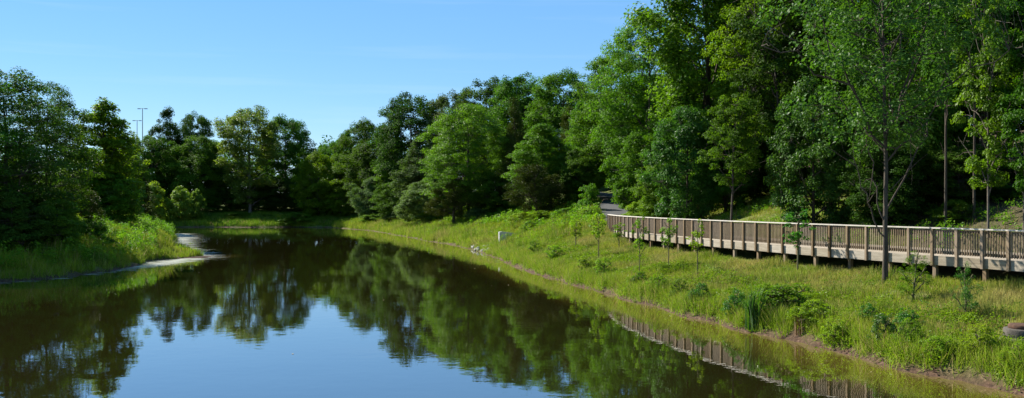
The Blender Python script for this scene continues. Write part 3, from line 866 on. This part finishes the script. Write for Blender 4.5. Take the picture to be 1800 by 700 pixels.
# the deeper wood, one mass behind the trees one can tell apart -----------------------
def deep_wood():
    r = np.random.default_rng(5)
    Vs = []; Fs = []; Ts = []; nV = 0
    wood = MB()
    spots = []
    for _ in range(400):
        y = r.uniform(40, 125); x = r.uniform(0, 85)
        b = float(interp(BEHIND, np.array([x]), np.array([y]))[0])
        if b > 14 and x / y < .85 and all((x - a) ** 2 + (y - c) ** 2 > 30 for a, c in spots):
            spots.append((x, y))
    for _ in range(200):
        y = r.uniform(195, 215); x = r.uniform(-130, -5)
        if all((x - a) ** 2 + (y - c) ** 2 > 42 for a, c in spots):
            spots.append((x, y))
    for _ in range(200):
        y = r.uniform(130, 175); x = r.uniform(-8, 60)
        if y > 150 - x * .5 and all((x - a) ** 2 + (y - c) ** 2 > 38 for a, c in spots):
            spots.append((x, y))
    for x, y in spots:
        H = r.uniform(11, 15) if y > 180 else r.uniform(13, 18)
        if -12 < x < 62 and y > 128: H = r.uniform(13, 16)
        z = gz(x, y); R = r.uniform(2.8, 4)
        wood.tube(np.array([(x, y, z - .3), (x + r.normal(0, .2), y, z + H * .4), (x + r.normal(0, .4), y, z + H * .85)]), [.2, .15, .04], 5)
        n = 2600
        u = unit(r.normal(size=(n, 3))) * (r.uniform(0, 1, n) ** .35)[:, None]
        P = u * np.array([R, R, H * .50]) + np.array([x, y, z + H * .50])
        P += .5 * np.sin(P * 1.7)
        N = unit(np.array([0, 0, .8]) + u * .5 + r.normal(0, .5, (n, 3)))
        V, Fq = leaf_quads(r, P, N, .62 * r.uniform(.6, 1.3, n), .6)
        Vs.append(V); Fs.append(Fq + nV); nV += len(V)
        Ts.append(np.repeat(np.clip(r.uniform(.1, .7) + r.normal(0, .2, n), 0, 1), 4))
    o = link('woods', np_mesh('woods', np.vstack(Vs), np.vstack(Fs), {'tint': np.concatenate(Ts)}), LM['oak'])
    tag(o, 'dark mass of trees deeper in the wood', 'wood', kind='stuff')
    t = wood.build('trunks', M_bark, o, True)
    t['kind'] = 'stuff'


deep_wood()

# ------------------------------------------------------------------ grass
GROUND_COLS = dict(
    fresh=np.array([.150, .245, .010]), yellow=np.array([.245, .285, .016]), dry=np.array([.340, .265, .095]), deep=np.array([.070, .145, .010]), lime=np.array([.200, .285, .014]))


def scatter_grass(name, label, spots_xy, h, w, cols, mix, blades, lean, seed):
    """one grass sheet: spots_xy are tufts, each with some bent blades"""
    r = np.random.default_rng(seed)
    n = len(spots_xy)
    X = np.repeat(spots_xy[:, 0], blades) + r.normal(0, .05 + .08 * w / .02, n * blades) * .6
    Y = np.repeat(spots_xy[:, 1], blades) + r.normal(0, .05 + .08 * w / .02, n * blades) * .6
    N = len(X)
    Z = interp(ZG, X, Y) - .03
    hh = (np.repeat(h, blades) if np.ndim(h) else np.full(N, h)) * r.uniform(.5, 1.25, N)
    a = r.uniform(0, 2 * pi, N); ln = hh * np.abs(r.normal(0, lean, N))
    wa = r.uniform(0, pi, N)
    ww = w * r.uniform(.6, 1.4, N)
    B = np.c_[X, Y, Z]
    side = np.c_[np.cos(wa) * ww, np.sin(wa) * ww, np.zeros(N)] * .5
    Tp = B + np.c_[np.cos(a) * ln, np.sin(a) * ln, hh]
    V = np.stack([B - side, B + side, Tp + side * .25, Tp - side * .25], 1).reshape(-1, 3)
    C = cols * r.uniform(.7, 1.3, (n, 1))
    C = np.repeat(C, blades, 0) * r.uniform(.75, 1.25, (N, 1))
    dry = r.uniform(0, 1, N) < mix
    C[dry] = GROUND_COLS['dry'] * r.uniform(.7, 1.2, (dry.sum(), 1))
    me_ = np_mesh(name, V, np.arange(N * 4).reshape(-1, 4), {'gcol': np.repeat(C, 4, 0)})
    o = link(name, me_, M_grass)
    tag(o, label, 'grass', kind='stuff')


def grass_mat():
    m, nt, out = new_mat('grass_blade')
    L = nt.links
    a = nd(nt, 'ShaderNodeAttribute', attribute_name='gcol')
    p = nd(nt, 'ShaderNodeBsdfPrincipled'); p.inputs['Roughness'].default_value = .6; p.inputs['Specular IOR Level'].default_value = .2
    L.new(a.outputs['Color'], p.inputs['Base Color'])
    tr = nd(nt, 'ShaderNodeBsdfTranslucent'); L.new(a.outputs['Color'], tr.inputs[0])
    mx = nd(nt, 'ShaderNodeMixShader'); mx.inputs[0].default_value = .4
    L.new(p.outputs[0], mx.inputs[1]); L.new(tr.outputs[0], mx.inputs[2]); L.new(mx.outputs[0], out.inputs[0])
    return m


M_grass = grass_mat()


def spots(x0, x1, y0, y1, dens, test, seed):
    r = np.random.default_rng(seed)
    n = int((x1 - x0) * (y1 - y0) * dens)
    x = r.uniform(x0, x1, n); y = r.uniform(y0, y1, n)
    sd = interp(SD, x, y); bh = interp(BEHIND, x, y)
    px = 900 + F * x / np.maximum(y, 1)
    k = test(x, y, sd, bh) & (px > -260) & (px < 2060)
    return np.c_[x, y][k]


def patch_cols(S, a, b, s, seed):
    k = np.clip(.5 + .8 * wob(S[:, 0], S[:, 1], s, seed), 0, 1)[:, None]
    return GROUND_COLS[a] * (1 - k) + GROUND_COLS[b] * k


def pathclear(x, y):
    return (seg_dist(x, y, PATH[:, :2], closed=False) > 1.45) & (seg_dist(x, y, LPATH[:, :2], closed=False) > 1.7)


def leafy_cover(name, label, S, h, leaf, per, mat, seed):
    r = np.random.default_rng(seed)
    n = len(S) * per
    X = np.repeat(S[:, 0], per) + r.normal(0, .14, n); Y = np.repeat(S[:, 1], per) + r.normal(0, .14, n)
    hh = np.repeat(h * r.uniform(.4, 1.2, len(S)), per)
    Z = interp(ZG, X, Y) + hh * r.uniform(.05, 1, n) ** .7
    N = unit(np.array([0, 0, 1.]) + r.normal(0, .55, (n, 3)))
    V, Fq = leaf_quads(r, np.c_[X, Y, Z], N, leaf * r.uniform(.6, 1.4, n), .5)
    t = np.repeat(np.clip(np.repeat(r.uniform(.1, .9, len(S)), per) + r.normal(0, .15, n), 0, 1), 4)
    tag(link(name, np_mesh(name, V, Fq, {'tint': t}), LM[mat]), label, 'weeds', kind='stuff')


# near right bank: thin meadow
S = spots(-2, 22, 16, 70, 130, lambda x, y, sd, bh: (sd > .22) & (bh < -.05) & (y < 70), 1)
S = S[(wob(S[:, 0], S[:, 1], 1.45, 14) > -.62) | (rng.uniform(0, 1, len(S)) < .3)]
sd = interp(SD, S[:, 0], S[:, 1])
edge = np.clip(1 - (sd - .3) / 2.2, 0, 1)
C = patch_cols(S, 'fresh', 'yellow', 1.3, 3); C = C * (1 - edge[:, None] * .7) + GROUND_COLS['lime'] * edge[:, None] * .7
S0 = None
dryk = np.clip(.26 + .75 * wob(S[:, 0], S[:, 1], 1.7, 9), 0, .75)[:, None] * (1 - edge[:, None])
C = C * (1 - dryk) + GROUND_COLS['dry'] * dryk
ck = np.clip(wob(S[:, 0], S[:, 1], .75, 8) * 1.5 - .1, 0, 1)
C = C * (1 - .5 * ck[:, None]) + GROUND_COLS['deep'] * 1.2 * .5 * ck[:, None]
scatter_grass('grass', 'thin meadow grass on the bank below the boardwalk', S, .17 + .24 * edge + .20 * ck + .08 * rng.uniform(0, 1, len(S)), .016, C, .14, 6, .5, 2)
# right bank further on
S = spots(-34, 14, 66, 156, 26, lambda x, y, sd, bh: (sd > .15) & (sd < 13) & (x > -34) & (bh < 2) & pathclear(x, y) & (x > -30) & ((x + .4) ** 2 / 1.3 + (y - 81.2) ** 2 / .9 > 1), 3)
sd = interp(SD, S[:, 0], S[:, 1]); edge = np.clip(1 - (sd - .6) / 5, 0, 1)
C = patch_cols(S, 'fresh', 'yellow', 2.2, 5); C = C * (1 - edge[:, None] * .6) + GROUND_COLS['lime'] * edge[:, None] * .6
ck = np.clip(wob(S[:, 0], S[:, 1], 1.25, 8) * 1.6, 0, 1)
C = C * (1 - .55 * ck[:, None]) + GROUND_COLS['deep'] * .55 * ck[:, None] + 0
tk = np.clip(wob(S[:, 0], S[:, 1], 2.1, 12) * 1.5 - .3, 0, 1)[:, None] * .5
C = C * (1 - tk) + GROUND_COLS['dry'] * tk
scatter_grass('grass', 'tall bright grass on the right bank beyond the boardwalk', S, .32 + .45 * ck + .30 * edge * (S[:, 1] > 85), .035, C, .10, 7, .38, 4)
S = spots(-32, 8, 68, 156, 1.6, lambda x, y, sd, bh: (sd > .3) & (sd < 7) & (bh < -1) & (x > -32) & pathclear(x, y) & ((x + .7) ** 2 / 3 + (y - 81) ** 2 / 3 > 1), 33)
S = S[wob(S[:, 0], S[:, 1], 1.7, 4) > 0]
leafy_cover('weeds', 'tall leafy weeds in the bright grass beyond the boardwalk', S, .95, .11, 60, 'lime', 34)
# rank grass overhanging the waterline
S = spots(-32, 20, 16, 156, 38, lambda x, y, sd, bh: (sd > .02) & (sd < .75) & (x > -32) & (y < 156) & ((wob(x, y, .8, 3) > -.25)), 31)
scatter_grass('grass', 'rank grass overhanging the right waterline', S, .30 + .25 * rng.uniform(0, 1, len(S)), .022, patch_cols(S, 'lime', 'fresh', 1.1, 2), .14, 8, .6, 32)
# slope behind the boardwalk
S = spots(7, 42, 20, 75, 34, lambda x, y, sd, bh: (bh > DECK_W + .4) & (bh < 15) & pathclear(x, y), 5)
bh = interp(BEHIND, S[:, 0], S[:, 1])
S = S[(rng.uniform(0, 1, len(S)) < np.clip(1.15 - np.maximum(bh - 6, 0) / 8, .12, 1)) & (wob(S[:, 0], S[:, 1], 1.9, 4) > -.45) & ((S[:, 0] / S[:, 1] < .415 + .02 * wob(S[:, 0], S[:, 1], 1.0, 2)) | (rng.uniform(0, 1, len(S)) < .12))]
C = patch_cols(S, 'fresh', 'yellow', 2.0, 6)
scatter_grass('grass', 'patchy grass on the wooded slope behind the boardwalk', S, .26, .022, C, .2, 5, .5, 6)
# left bank: tall rank grass
S = spots(-64, -24, 42, 142, 20, lambda x, y, sd, bh: (sd > .3) & (sd < 14) & pathclear(x, y) & (x < -24) & ((y > 100) | (x / y < -.376 + .006 * wob(x, y, 2.0, 3)) | (y < 62)), 7)
sd = interp(SD, S[:, 0], S[:, 1])
C = patch_cols(S, 'deep', 'yellow', 2.6, 7)
ck = np.clip(.5 + .9 * wob(S[:, 0], S[:, 1], 1.1, 3), 0, 1)
scatter_grass('grass', 'tall rank grass on the left bank', S, (.38 + .70 * ck) * np.clip(.55 + sd * .2, .5, 1.1), .035, C, .08, 7, .42, 8)
S = spots(-62, -24, 44, 128, 2.0, lambda x, y, sd, bh: (sd > .4) & (sd < 13) & pathclear(x, y) & ((y > 100) | (x / y < -.39) | (y < 60)), 37)
leafy_cover('weeds', 'leafy weeds among the tall grass of the left bank', S, 1.45, .14, 60, 'weed', 38)
# left meadow further back
S = spots(-95, -36, 48, 150, 8, lambda x, y, sd, bh: (sd > 12) & pathclear(x, y), 9)
C = patch_cols(S, 'fresh', 'yellow', 4, 8)
scatter_grass('grass', 'sunny meadow grass behind the left bank', S, .35, .05, C, .12, 6, .4, 10)
# far shore
S = spots(-66, -22, 154, 176, 14, lambda x, y, sd, bh: (sd > .3), 11)
C = patch_cols(S, 'fresh', 'deep', 3, 2)
scatter_grass('grass', 'shaded grass along the far shore', S, .65, .07, C, .05, 6, .35, 12)


S = spots(-2, 20, 16, 70, 42, lambda x, y, sd, bh: (sd > .12) & (sd < 3.4) & (bh < -.5), 21)
S = S[wob(S[:, 0], S[:, 1], .9, 2) > -.1]
leafy_cover('weeds', 'low bright weeds along the right waterline', S, .38, .085, 20, 'lime', 22)
S = spots(4, 22, 16, 66, 5, lambda x, y, sd, bh: (sd > 2.0) & (bh < -.4), 23)
S = S[wob(S[:, 0], S[:, 1], 1.1, 6) > .1]
leafy_cover('weeds', 'scattered leafy weeds in the meadow grass', S, .30, .075, 16, 'weed', 24)
S = spots(8, 42, 22, 75, 2.2, lambda x, y, sd, bh: (bh > DECK_W + .5) & (bh < 18), 25)
S = S[wob(S[:, 0], S[:, 1], 1.6, 5) > -.1]
leafy_cover('undergrowth', 'leafy undergrowth on the wooded slope', S, .5, .12, 26, 'weed', 26)
S = spots(-32, 8, 70, 156, 1.3, lambda x, y, sd, bh: (sd > 5) & (sd < 14) & (bh < 1) & pathclear(x, y), 27)
leafy_cover('undergrowth', 'leafy undergrowth at the wood edge beyond the headwall', S, .9, .20, 34, 'weed', 28)

# ------------------------------------------------------------------ plants of the right bank
def on_bank(px, py):
    d = bank_d(px, py)
    return d


WEEDS = [  # photo x, base y, height m, width factor, leaf
    (1374, 558, 1.25, 1.9, 'weed', 'big dark bushy weed behind the reed tuft'),
    (1347, 556, 1.05, 1.6, 'weed', 'bushy weed touching the reed tuft'),
    (1292, 558, 1.0, 1.0, 'reed', 'dark leafy weed left of the reed tuft'),
    (1228, 538, .95, 1.0, 'reed', 'dark leafy weed at the waterline, second left of the reed tuft'),
    (1194, 528, .85, 1.0, 'weed', 'leafy weed at the waterline, third left of the reed tuft'),
    (1158, 516, .85, 1.0, 'weed', 'leafy weed at the waterline, fourth left of the reed tuft'),
    (1122, 505, .8, 1.1, 'weed', 'leafy weed at the waterline, fifth left of the reed tuft'),
    (1062, 490, 1.0, 1.2, 'weed', 'round leafy weed clump at the waterline below the boardwalk end'),
    (1030, 478, .9, 1.1, 'lime', 'pale leafy weed clump next to the round clump below the boardwalk end'),
    (975, 460, 1.1, 1.2, 'lime', 'lime weed clump at the waterline right of the headwall'),
    (940, 448, 1.0, 1.2, 'weed', 'green weed clump at the waterline just right of the headwall'),
    (1415, 575, .7, 1.5, 'lime', 'low broad-leaved weed right of the dry brown stalks'),
    (1440, 568, .8, 1.2, 'lime', 'broad-leaved weed clump right of the reed tuft'),
    (1526, 572, .62, .9, 'reed', 'small dark upright weed in the meadow, left of two'),
    (1595, 585, .70, 1.0, 'reed', 'small dark upright weed in the meadow, right of two'),
    (1556, 608, .95, .9, 'reed', 'dark upright weed near the waterline below the maple'),
    (1598, 618, .85, .9, 'weed', 'pale upright weed right of the dark upright weed below the maple'),
    (1468, 608, .75, 1.1, 'lime', 'bright weed mound on the waterline between reed tuft and maple'),
    (1650, 632, .6, 1.2, 'lime', 'bright weed mound on the waterline right of the maple'),
    (1722, 625, .75, 1.2, 'lime', 'bright weed mound left of the manhole riser'),
    (1790, 645, .6, 1.3, 'lime', 'bright weed mound below the manhole riser'),
]
for px, py, H, wf, lf, lab in WEEDS:
    d = on_bank(px, py); H *= 1.05
    a = 'weed'
    o = T('weed_clump', a, lab, 'weed', px, d, H=H, leaf=lf, bark=M_stem, group='weed clumps on the right bank')
    o.scale.x *= wf * .95 / (H / 1.1) ** .3; o.scale.y = o.scale.x

SAPL = [
    (1124, 488, 372, 'sapling', 'weed', 'thin sapling standing before the far stretch of boardwalk, leaves at railing height'),
    (1175, 478, 372, 'sapling', 'weed', 'thin sapling before the boardwalk, second from its far end'),
    (1226, 488, 378, 'sapling', 'lime', 'thin sapling before the boardwalk with a leafy head over the railing'),
    (1402, 482, 358, 'sapling', 'reed', 'leafy dark sapling against the railing left of the maple trunk'),
    (1698, 566, 458, 'fuzzy', 'reed', 'bushy young sapling in the meadow right of the maple'),
    (1052, 458, 366, 'sapling', 'lime', 'sapling just left of the far end of the boardwalk'),
    (1012, 440, 384, 'sapling', 'yellow', 'reddish thin sapling on the mown slope left of the boardwalk end'),
    (1088, 440, 388, 'sapling', 'weed', 'leaning sapling under the first bays of the railing'),
]
for i, (px, yb, yt, ar, lf, lab) in enumerate(SAPL):
    d = on_bank(px, yb)
    o = T('sapling', ar, lab, 'sapling', px, d, ytop=yt, leaf=lf, bark=M_stem, group='planted saplings on the right bank')
    w = .9 if px < 1600 else 1.15
    if px == 1402: w = 1.3
    if px == 1698: w = .8
    o.scale.x = o.scale.y = w * (1.25 if d > 45 else 1.0)
d = on_bank(1605, 532)
T('cypress_sapling', 'fuzzy', 'soft feathery conical sapling beside the maple trunk', 'sapling', 1605, d, ytop=440, wpx=58, leaf='weed', bark=M_stem)

BUSH = [
    (916, 399, 374, 50, 'lime', 'bright bush right behind the concrete headwall'),
    (931, 408, 388, 32, 'weed', 'upright leafy bush touching the right end of the headwall'),
    (960, 392, 370, 80, 'yellow', 'tall grassy bush at the foot of the leaning cedar'),
    (995, 386, 366, 55, 'weed', 'shaded bush right of the leaning cedar'),
    (1040, 384, 366, 46, 'lime', 'bush at the edge of the path left of the boardwalk end'),
    (1130, 388, 352, 70, 'lime', 'bright bush right of the path behind the boardwalk end'),
    (700, 388, 372, 60, 'grey', 'grey-green bush on the far right bank'),
    (660, 392, 376, 60, 'weed', 'bush where the right bank meets the far shore'),
    (760, 390, 368, 55, 'yellow', 'olive bush left of the small dull cedar'),
    (840, 388, 366, 55, 'grey', 'grey-green bush right of the small dull cedar'),
    (1680, 392, 352, 80, 'weed', 'low bush behind the railing left of the slender young tree'),
    (1036, 371, 322, 44, 'weed', 'shaded bush against the left edge of the path further up'),
    (1108, 368, 318, 46, 'weed', 'shaded bush against the right edge of the path further up'),
    (1480, 384, 352, 60, 'lime', 'low bush on the sunny slope left of the maple trunk'),
]
for px, yb, yt, w, lf, lab in BUSH:
    d = bank_d(px, yb, lo=45 if px < 1400 else 38)
    T('bush', 'bush', lab, 'bush', px, d, ytop=yt, wpx=w, leaf=lf, bark=M_bark, group='bushes of the right bank')

for px, d, yt, w, lf, lab in [(420, 166, 374, 60, 'weed', 'leafy low bush on the far shore under the pale ragged tree'), (520, 160, 374, 70, 'weed', 'green low bush on the far shore left of the notch'),
                              (130, 68, 380, 60, 'weed', 'leafy bush in the tall grass under the low dark cedar'), (240, 94, 382, 40, 'weed', 'leafy bush at the back of the left grassy point'),
                              (60, 60, 398, 120, 'dark', 'dark bush in the shadowed grass at the left edge'), (470, 167, 376, 50, 'oak', 'green low bush on the far shore between two others')]:
    T('bush', 'bush', lab, 'bush', px, d, ytop=yt, wpx=w, leaf=lf, group='bushes of the far and left shores')


# leaves and seeds afloat
def afloat():
    r = np.random.default_rng(61)
    n = 900
    x = r.uniform(-30, 14, n); y = r.uniform(18, 140, n)
    sd = interp(SD, x, y)
    k = (sd < -.1) & (r.uniform(0, 1, n) < np.exp(sd / 1.6) + .02)
    x, y = x[k], y[k]; m = len(x)
    N = unit(np.array([0, 0, 1.]) + r.normal(0, .02, (m, 3)))
    V, Fq = leaf_quads(r, np.c_[x, y, np.full(m, .012)], N, r.uniform(.05, .13, m), .6, .03)
    o = link('floating_leaves', np_mesh('floating_leaves', V, Fq, {'tint': np.repeat(r.uniform(0, 1, m), 4)}), leaf_mat('fallen_leaf', (.22, .17, .07), (.40, .36, .20), transl=.1))
    tag(o, 'fallen leaves and flecks afloat on the pond by its banks', 'leaves', kind='stuff')


afloat()
# reed tuft -----------------------------------------------------------------------------
def reed_tuft(px, py, H, n, label, mat, spread, seed, name='reed_tuft', cat='reeds', w=.045):
    r = np.random.default_rng(seed)
    d = on_bank(px, py); x, y = at(px, d), d
    V = []; Fq = []
    for i in range(n):
        a = r.uniform(0, 2 * pi); b = r.uniform(0, 2 * pi)
        h = H * r.uniform(.55, 1.05); ln = h * abs(r.normal(0, spread)); x0, y0 = r.normal(0, .10, 2)
        side = np.array([cos(b), sin(b), 0]) * w * r.uniform(.6, 1.2) / 2
        k = len(V)
        for s in np.linspace(0, 1, 6):
            c = np.array([x0 + cos(a) * ln * s ** 2, y0 + sin(a) * ln * s ** 2, h * (s - .12 * ln / h * s ** 2) - .05])
            ww = side * (1 - s ** 3 * .95)
            V += [c - ww, c + ww]
        for q in range(5):
            Fq.append((k + 2 * q, k + 2 * q + 1, k + 2 * q + 3, k + 2 * q + 2))
    me_ = np_mesh(name, np.array(V), np.array(Fq), {'tint': np.repeat(r.uniform(0, 1, n), 12)}, True)
    o = link(name, me_, mat); o.location = (x, y, gz(x, y))
    tag(o, label, cat)


reed_tuft(1324, 580, 1.55, 120, 'tuft of sword-leaved green reeds at the right waterline', LM['reed'], .28, 3)
reed_tuft(1405, 588, .75, 26, 'dry brown stalks at the right waterline beside the reeds', LM['brown'], .2, 5, 'dry_stalks', 'dead plant', .03)

# ------------------------------------------------------------------ headwall, stones, riser, masts
def headwall():
    d = 82.0; x0 = at(877, d); x1 = at(911, d + 1.0)
    zb = gz((x0 + x1) / 2, d) - .5
    zt = CAM_Z - (407.2 - HOR) / F * d
    b = MB()
    w = .11
    p0, p1 = np.array([x0, d]), np.array([x1, d + 1.0])
    t = (p1 - p0) / np.linalg.norm(p1 - p0); n = np.array([t[1], -t[0]])
    prof = [(0, zb), (1, zb), (1, zt - .26), (.97, zt - .22), (.12, zt), (0, zt - .03)]
    fr = [p0 + (p1 - p0) * s + n * w for s, _ in prof]; bk = [p0 + (p1 - p0) * s - n * w for s, _ in prof]
    V = [(q[0], q[1], z) for q, (_, z) in zip(fr, prof)] + [(q[0], q[1], z) for q, (_, z) in zip(bk, prof)]
    me_ = bpy.data.meshes.new('headwall')
    k = len(prof)
    me_.from_pydata(V, [], [tuple(range(k)), tuple(range(2 * k - 1, k - 1, -1))] + [((i + 1) % k, i, k + i, k + (i + 1) % k) for i in range(k)])
    o = link('concrete_headwall', me_, M_conc)
    bv = o.modifiers.new('bevel', 'BEVEL'); bv.width = .015; bv.segments = 2
    tag(o, 'small white concrete headwall half hidden in grass by the water', 'headwall')


headwall()


def stone_mesh(seed):
    import bmesh
    r = np.random.default_rng(seed)
    bm = bmesh.new(); bmesh.ops.create_icosphere(bm, subdivisions=2, radius=1)
    ph = r.uniform(0, 6, 6)
    dirs = unit(r.normal(size=(9, 3))); cut = r.uniform(.62, .9, 9)
    for v in bm.verts:
        p = np.array(v.co)
        for dd, c in zip(dirs, cut):
            s = p @ dd
            if s > c: p = p - dd * (s - c)
        v.co = p * np.array([1.0, .8, .65])
    me_ = bpy.data.meshes.new('stone'); bm.to_mesh(me_); bm.free()
    me_.materials.append(M_stone)
    return me_


stones = [stone_mesh(s) for s in range(4)]
r_ = np.random.default_rng(44)
for k in range(26):
    px = r_.uniform(826, 862); py = r_.uniform(433.5, 442.5)
    d = bank_d(px, py, lo=60)
    if d > 105: d = 82
    x, y = at(px, d), d
    o = link('stone', stones[k % 4]); o.location = (x, y, max(gz(x, y), 0) + .05); s = r_.uniform(.14, .30)
    o.scale = (s, s, s); o.rotation_euler = tuple(r_.uniform(0, 6, 3))
    tag(o, 'grey stone in the small riprap heap at the water below the headwall', 'stone', 'riprap stones below the headwall')


def riser():
    d = on_bank(1786, 603); x, y = at(1797, d), d
    root = empty('manhole_riser', (x, y, gz(x, y) - .10))
    tag(root, 'old round concrete manhole riser with a rusty lid at the right edge', 'manhole')

    def lathe(prof, k=28):
        b = MB(); an = np.linspace(0, 2 * pi, k, endpoint=False)
        V = np.array([[(rr * cos(a), rr * sin(a), z) for a in an] for rr, z in prof]).reshape(-1, 3)
        n = len(prof)
        i = np.arange(n - 1)[:, None] * k; j = np.arange(k)[None, :]; j2 = (j + 1) % k
        b.add(V, np.stack([i + j, i + j2, i + k + j2, i + k + j], -1).reshape(-1, 4))
        return b
    lathe([(.56, -.3), (.55, .16), (.50, .20), (.47, .22)]).build('base_ring', M_conc_old, root, True)
    lathe([(.44, .18), (.45, .22), (.45, .42), (.44, .44), (.30, .445)]).build('upper_ring', M_conc_old, root, True)
    lathe([(.33, .44), (.34, .46), (.34, .53), (.32, .55), (.20, .56), (.001, .565)]).build('lid', M_rust, root, True)


riser()


def mast(px, d, ytop, label):
    x = at(px, d); z0 = gz(x, d); zt = CAM_Z + (HOR - ytop) / F * d
    root = empty('lamp_mast', (x, d, z0))
    tag(root, label, 'lamp mast', 'lamp masts on the skyline')
    H = zt - z0
    b = MB(); b.tube(np.array([(0, 0, 0), (0, 0, H * .5), (0, 0, H)]), [.22, .17, .12], 10); b.build('pole', M_pole, root, True)
    b = MB(); b.tube(np.array([(-1.0, 0, H - .05), (0, 0, H + .03), (1.0, 0, H - .05)]), [.08, .08, .08], 6); b.build('crossarm', M_pole, root, True)
    for s in (-1, 1):
        b = MB(); b.box((s * .75, 0), (s * 1.75, 0), (0, 1), .25, H - .20, H + .06); b.build('lamp_head', M_pole, root)


mast(250.5, 330, 191, 'taller of the two slim lamp masts on the left skyline')
mast(241.0, 365, 212, 'shorter of the two slim lamp masts on the left skyline')

# ------------------------------------------------------------------ light, sky, camera
SUN_EL = radians(40)
sun_dir = np.array([-.82, .57]); sun_dir /= np.linalg.norm(sun_dir)
S3 = np.r_[sun_dir * cos(SUN_EL), sin(SUN_EL)]
from mathutils import Vector
sl = bpy.data.lights.new('sun', 'SUN'); sl.energy = 5.0; sl.angle = radians(.5); sl.color = (1, .94, .82)
so = bpy.data.objects.new('sun', sl); COL.objects.link(so)
so.rotation_euler = Vector(S3).to_track_quat('Z', 'Y').to_euler()
so.location = (-60, 60, 80)

w = bpy.data.worlds.new('World'); scene.world = w; w.use_nodes = True
nt = w.node_tree; nt.nodes.clear()
sky = nt.nodes.new('ShaderNodeTexSky'); sky.sky_type = 'NISHITA'; sky.sun_disc = False
sky.sun_elevation = SUN_EL
sky.sun_rotation = math.atan2(sun_dir[0], sun_dir[1])
sky.air_density = 1.0; sky.dust_density = 0.0; sky.ozone_density = 3.0
bg = nt.nodes.new('ShaderNodeBackground'); bg.inputs[1].default_value = .060
wo = nt.nodes.new('ShaderNodeOutputWorld')
hs = nt.nodes.new('ShaderNodeHueSaturation'); hs.inputs['Saturation'].default_value = 1.3; hs.inputs['Hue'].default_value = .508
nt.links.new(sky.outputs[0], hs.inputs['Color']); tcw = nt.nodes.new('ShaderNodeTexCoord'); mpw = nt.nodes.new('ShaderNodeMapping'); mpw.inputs['Scale'].default_value = (2.2, 2.2, 42)
mpw.inputs['Rotation'].default_value = (.01, .012, 0)
nw = nt.nodes.new('ShaderNodeTexNoise'); nw.inputs['Scale'].default_value = 1.6; nw.inputs['Detail'].default_value = 5
nt.links.new(tcw.outputs['Generated'], mpw.inputs[0]); nt.links.new(mpw.outputs[0], nw.inputs[0])
mw = nt.nodes.new('ShaderNodeMapRange'); mw.inputs[1].default_value = .56; mw.inputs[2].default_value = .85; mw.inputs[4].default_value = .09
nt.links.new(nw.outputs[0], mw.inputs[0])
cl = nt.nodes.new('ShaderNodeMix'); cl.data_type = 'RGBA'; cl.inputs[7].default_value = (7.5, 8, 8.5, 1)
ev = nt.nodes.new('ShaderNodeMix'); ev.data_type = 'RGBA'; ev.inputs[0].default_value = .55; ev.inputs[7].default_value = (1.62, 3.7, 6.5, 1)
nt.links.new(hs.outputs[0], ev.inputs[6])
nt.links.new(mw.outputs[0], cl.inputs[0]); nt.links.new(ev.outputs[2], cl.inputs[6])
nt.links.new(cl.outputs[2], bg.inputs[0]); nt.links.new(bg.outputs[0], wo.inputs[0])

cd = bpy.data.cameras.new('camera'); cam = bpy.data.objects.new('camera', cd); COL.objects.link(cam)
cd.sensor_width = 36; cd.lens = F / 1800 * 36; cd.clip_end = 5000; cd.clip_start = .1
cd.shift_y = (HOR - 350) / 1800
cam.location = (0, 0, CAM_Z); cam.rotation_euler = (radians(90), 0, 0)
scene.camera = cam
vs = scene.view_settings
vs.view_transform = 'Standard'; vs.look = 'None'; vs.exposure = 1.38; vs.gamma = 1; vs.use_curve_mapping = False
cy = scene.cycles
cy.max_bounces = 8; cy.diffuse_bounces = 3; cy.glossy_bounces = 3; cy.transmission_bounces = 4
cy.use_denoising = True
cy.sample_clamp_indirect = 4
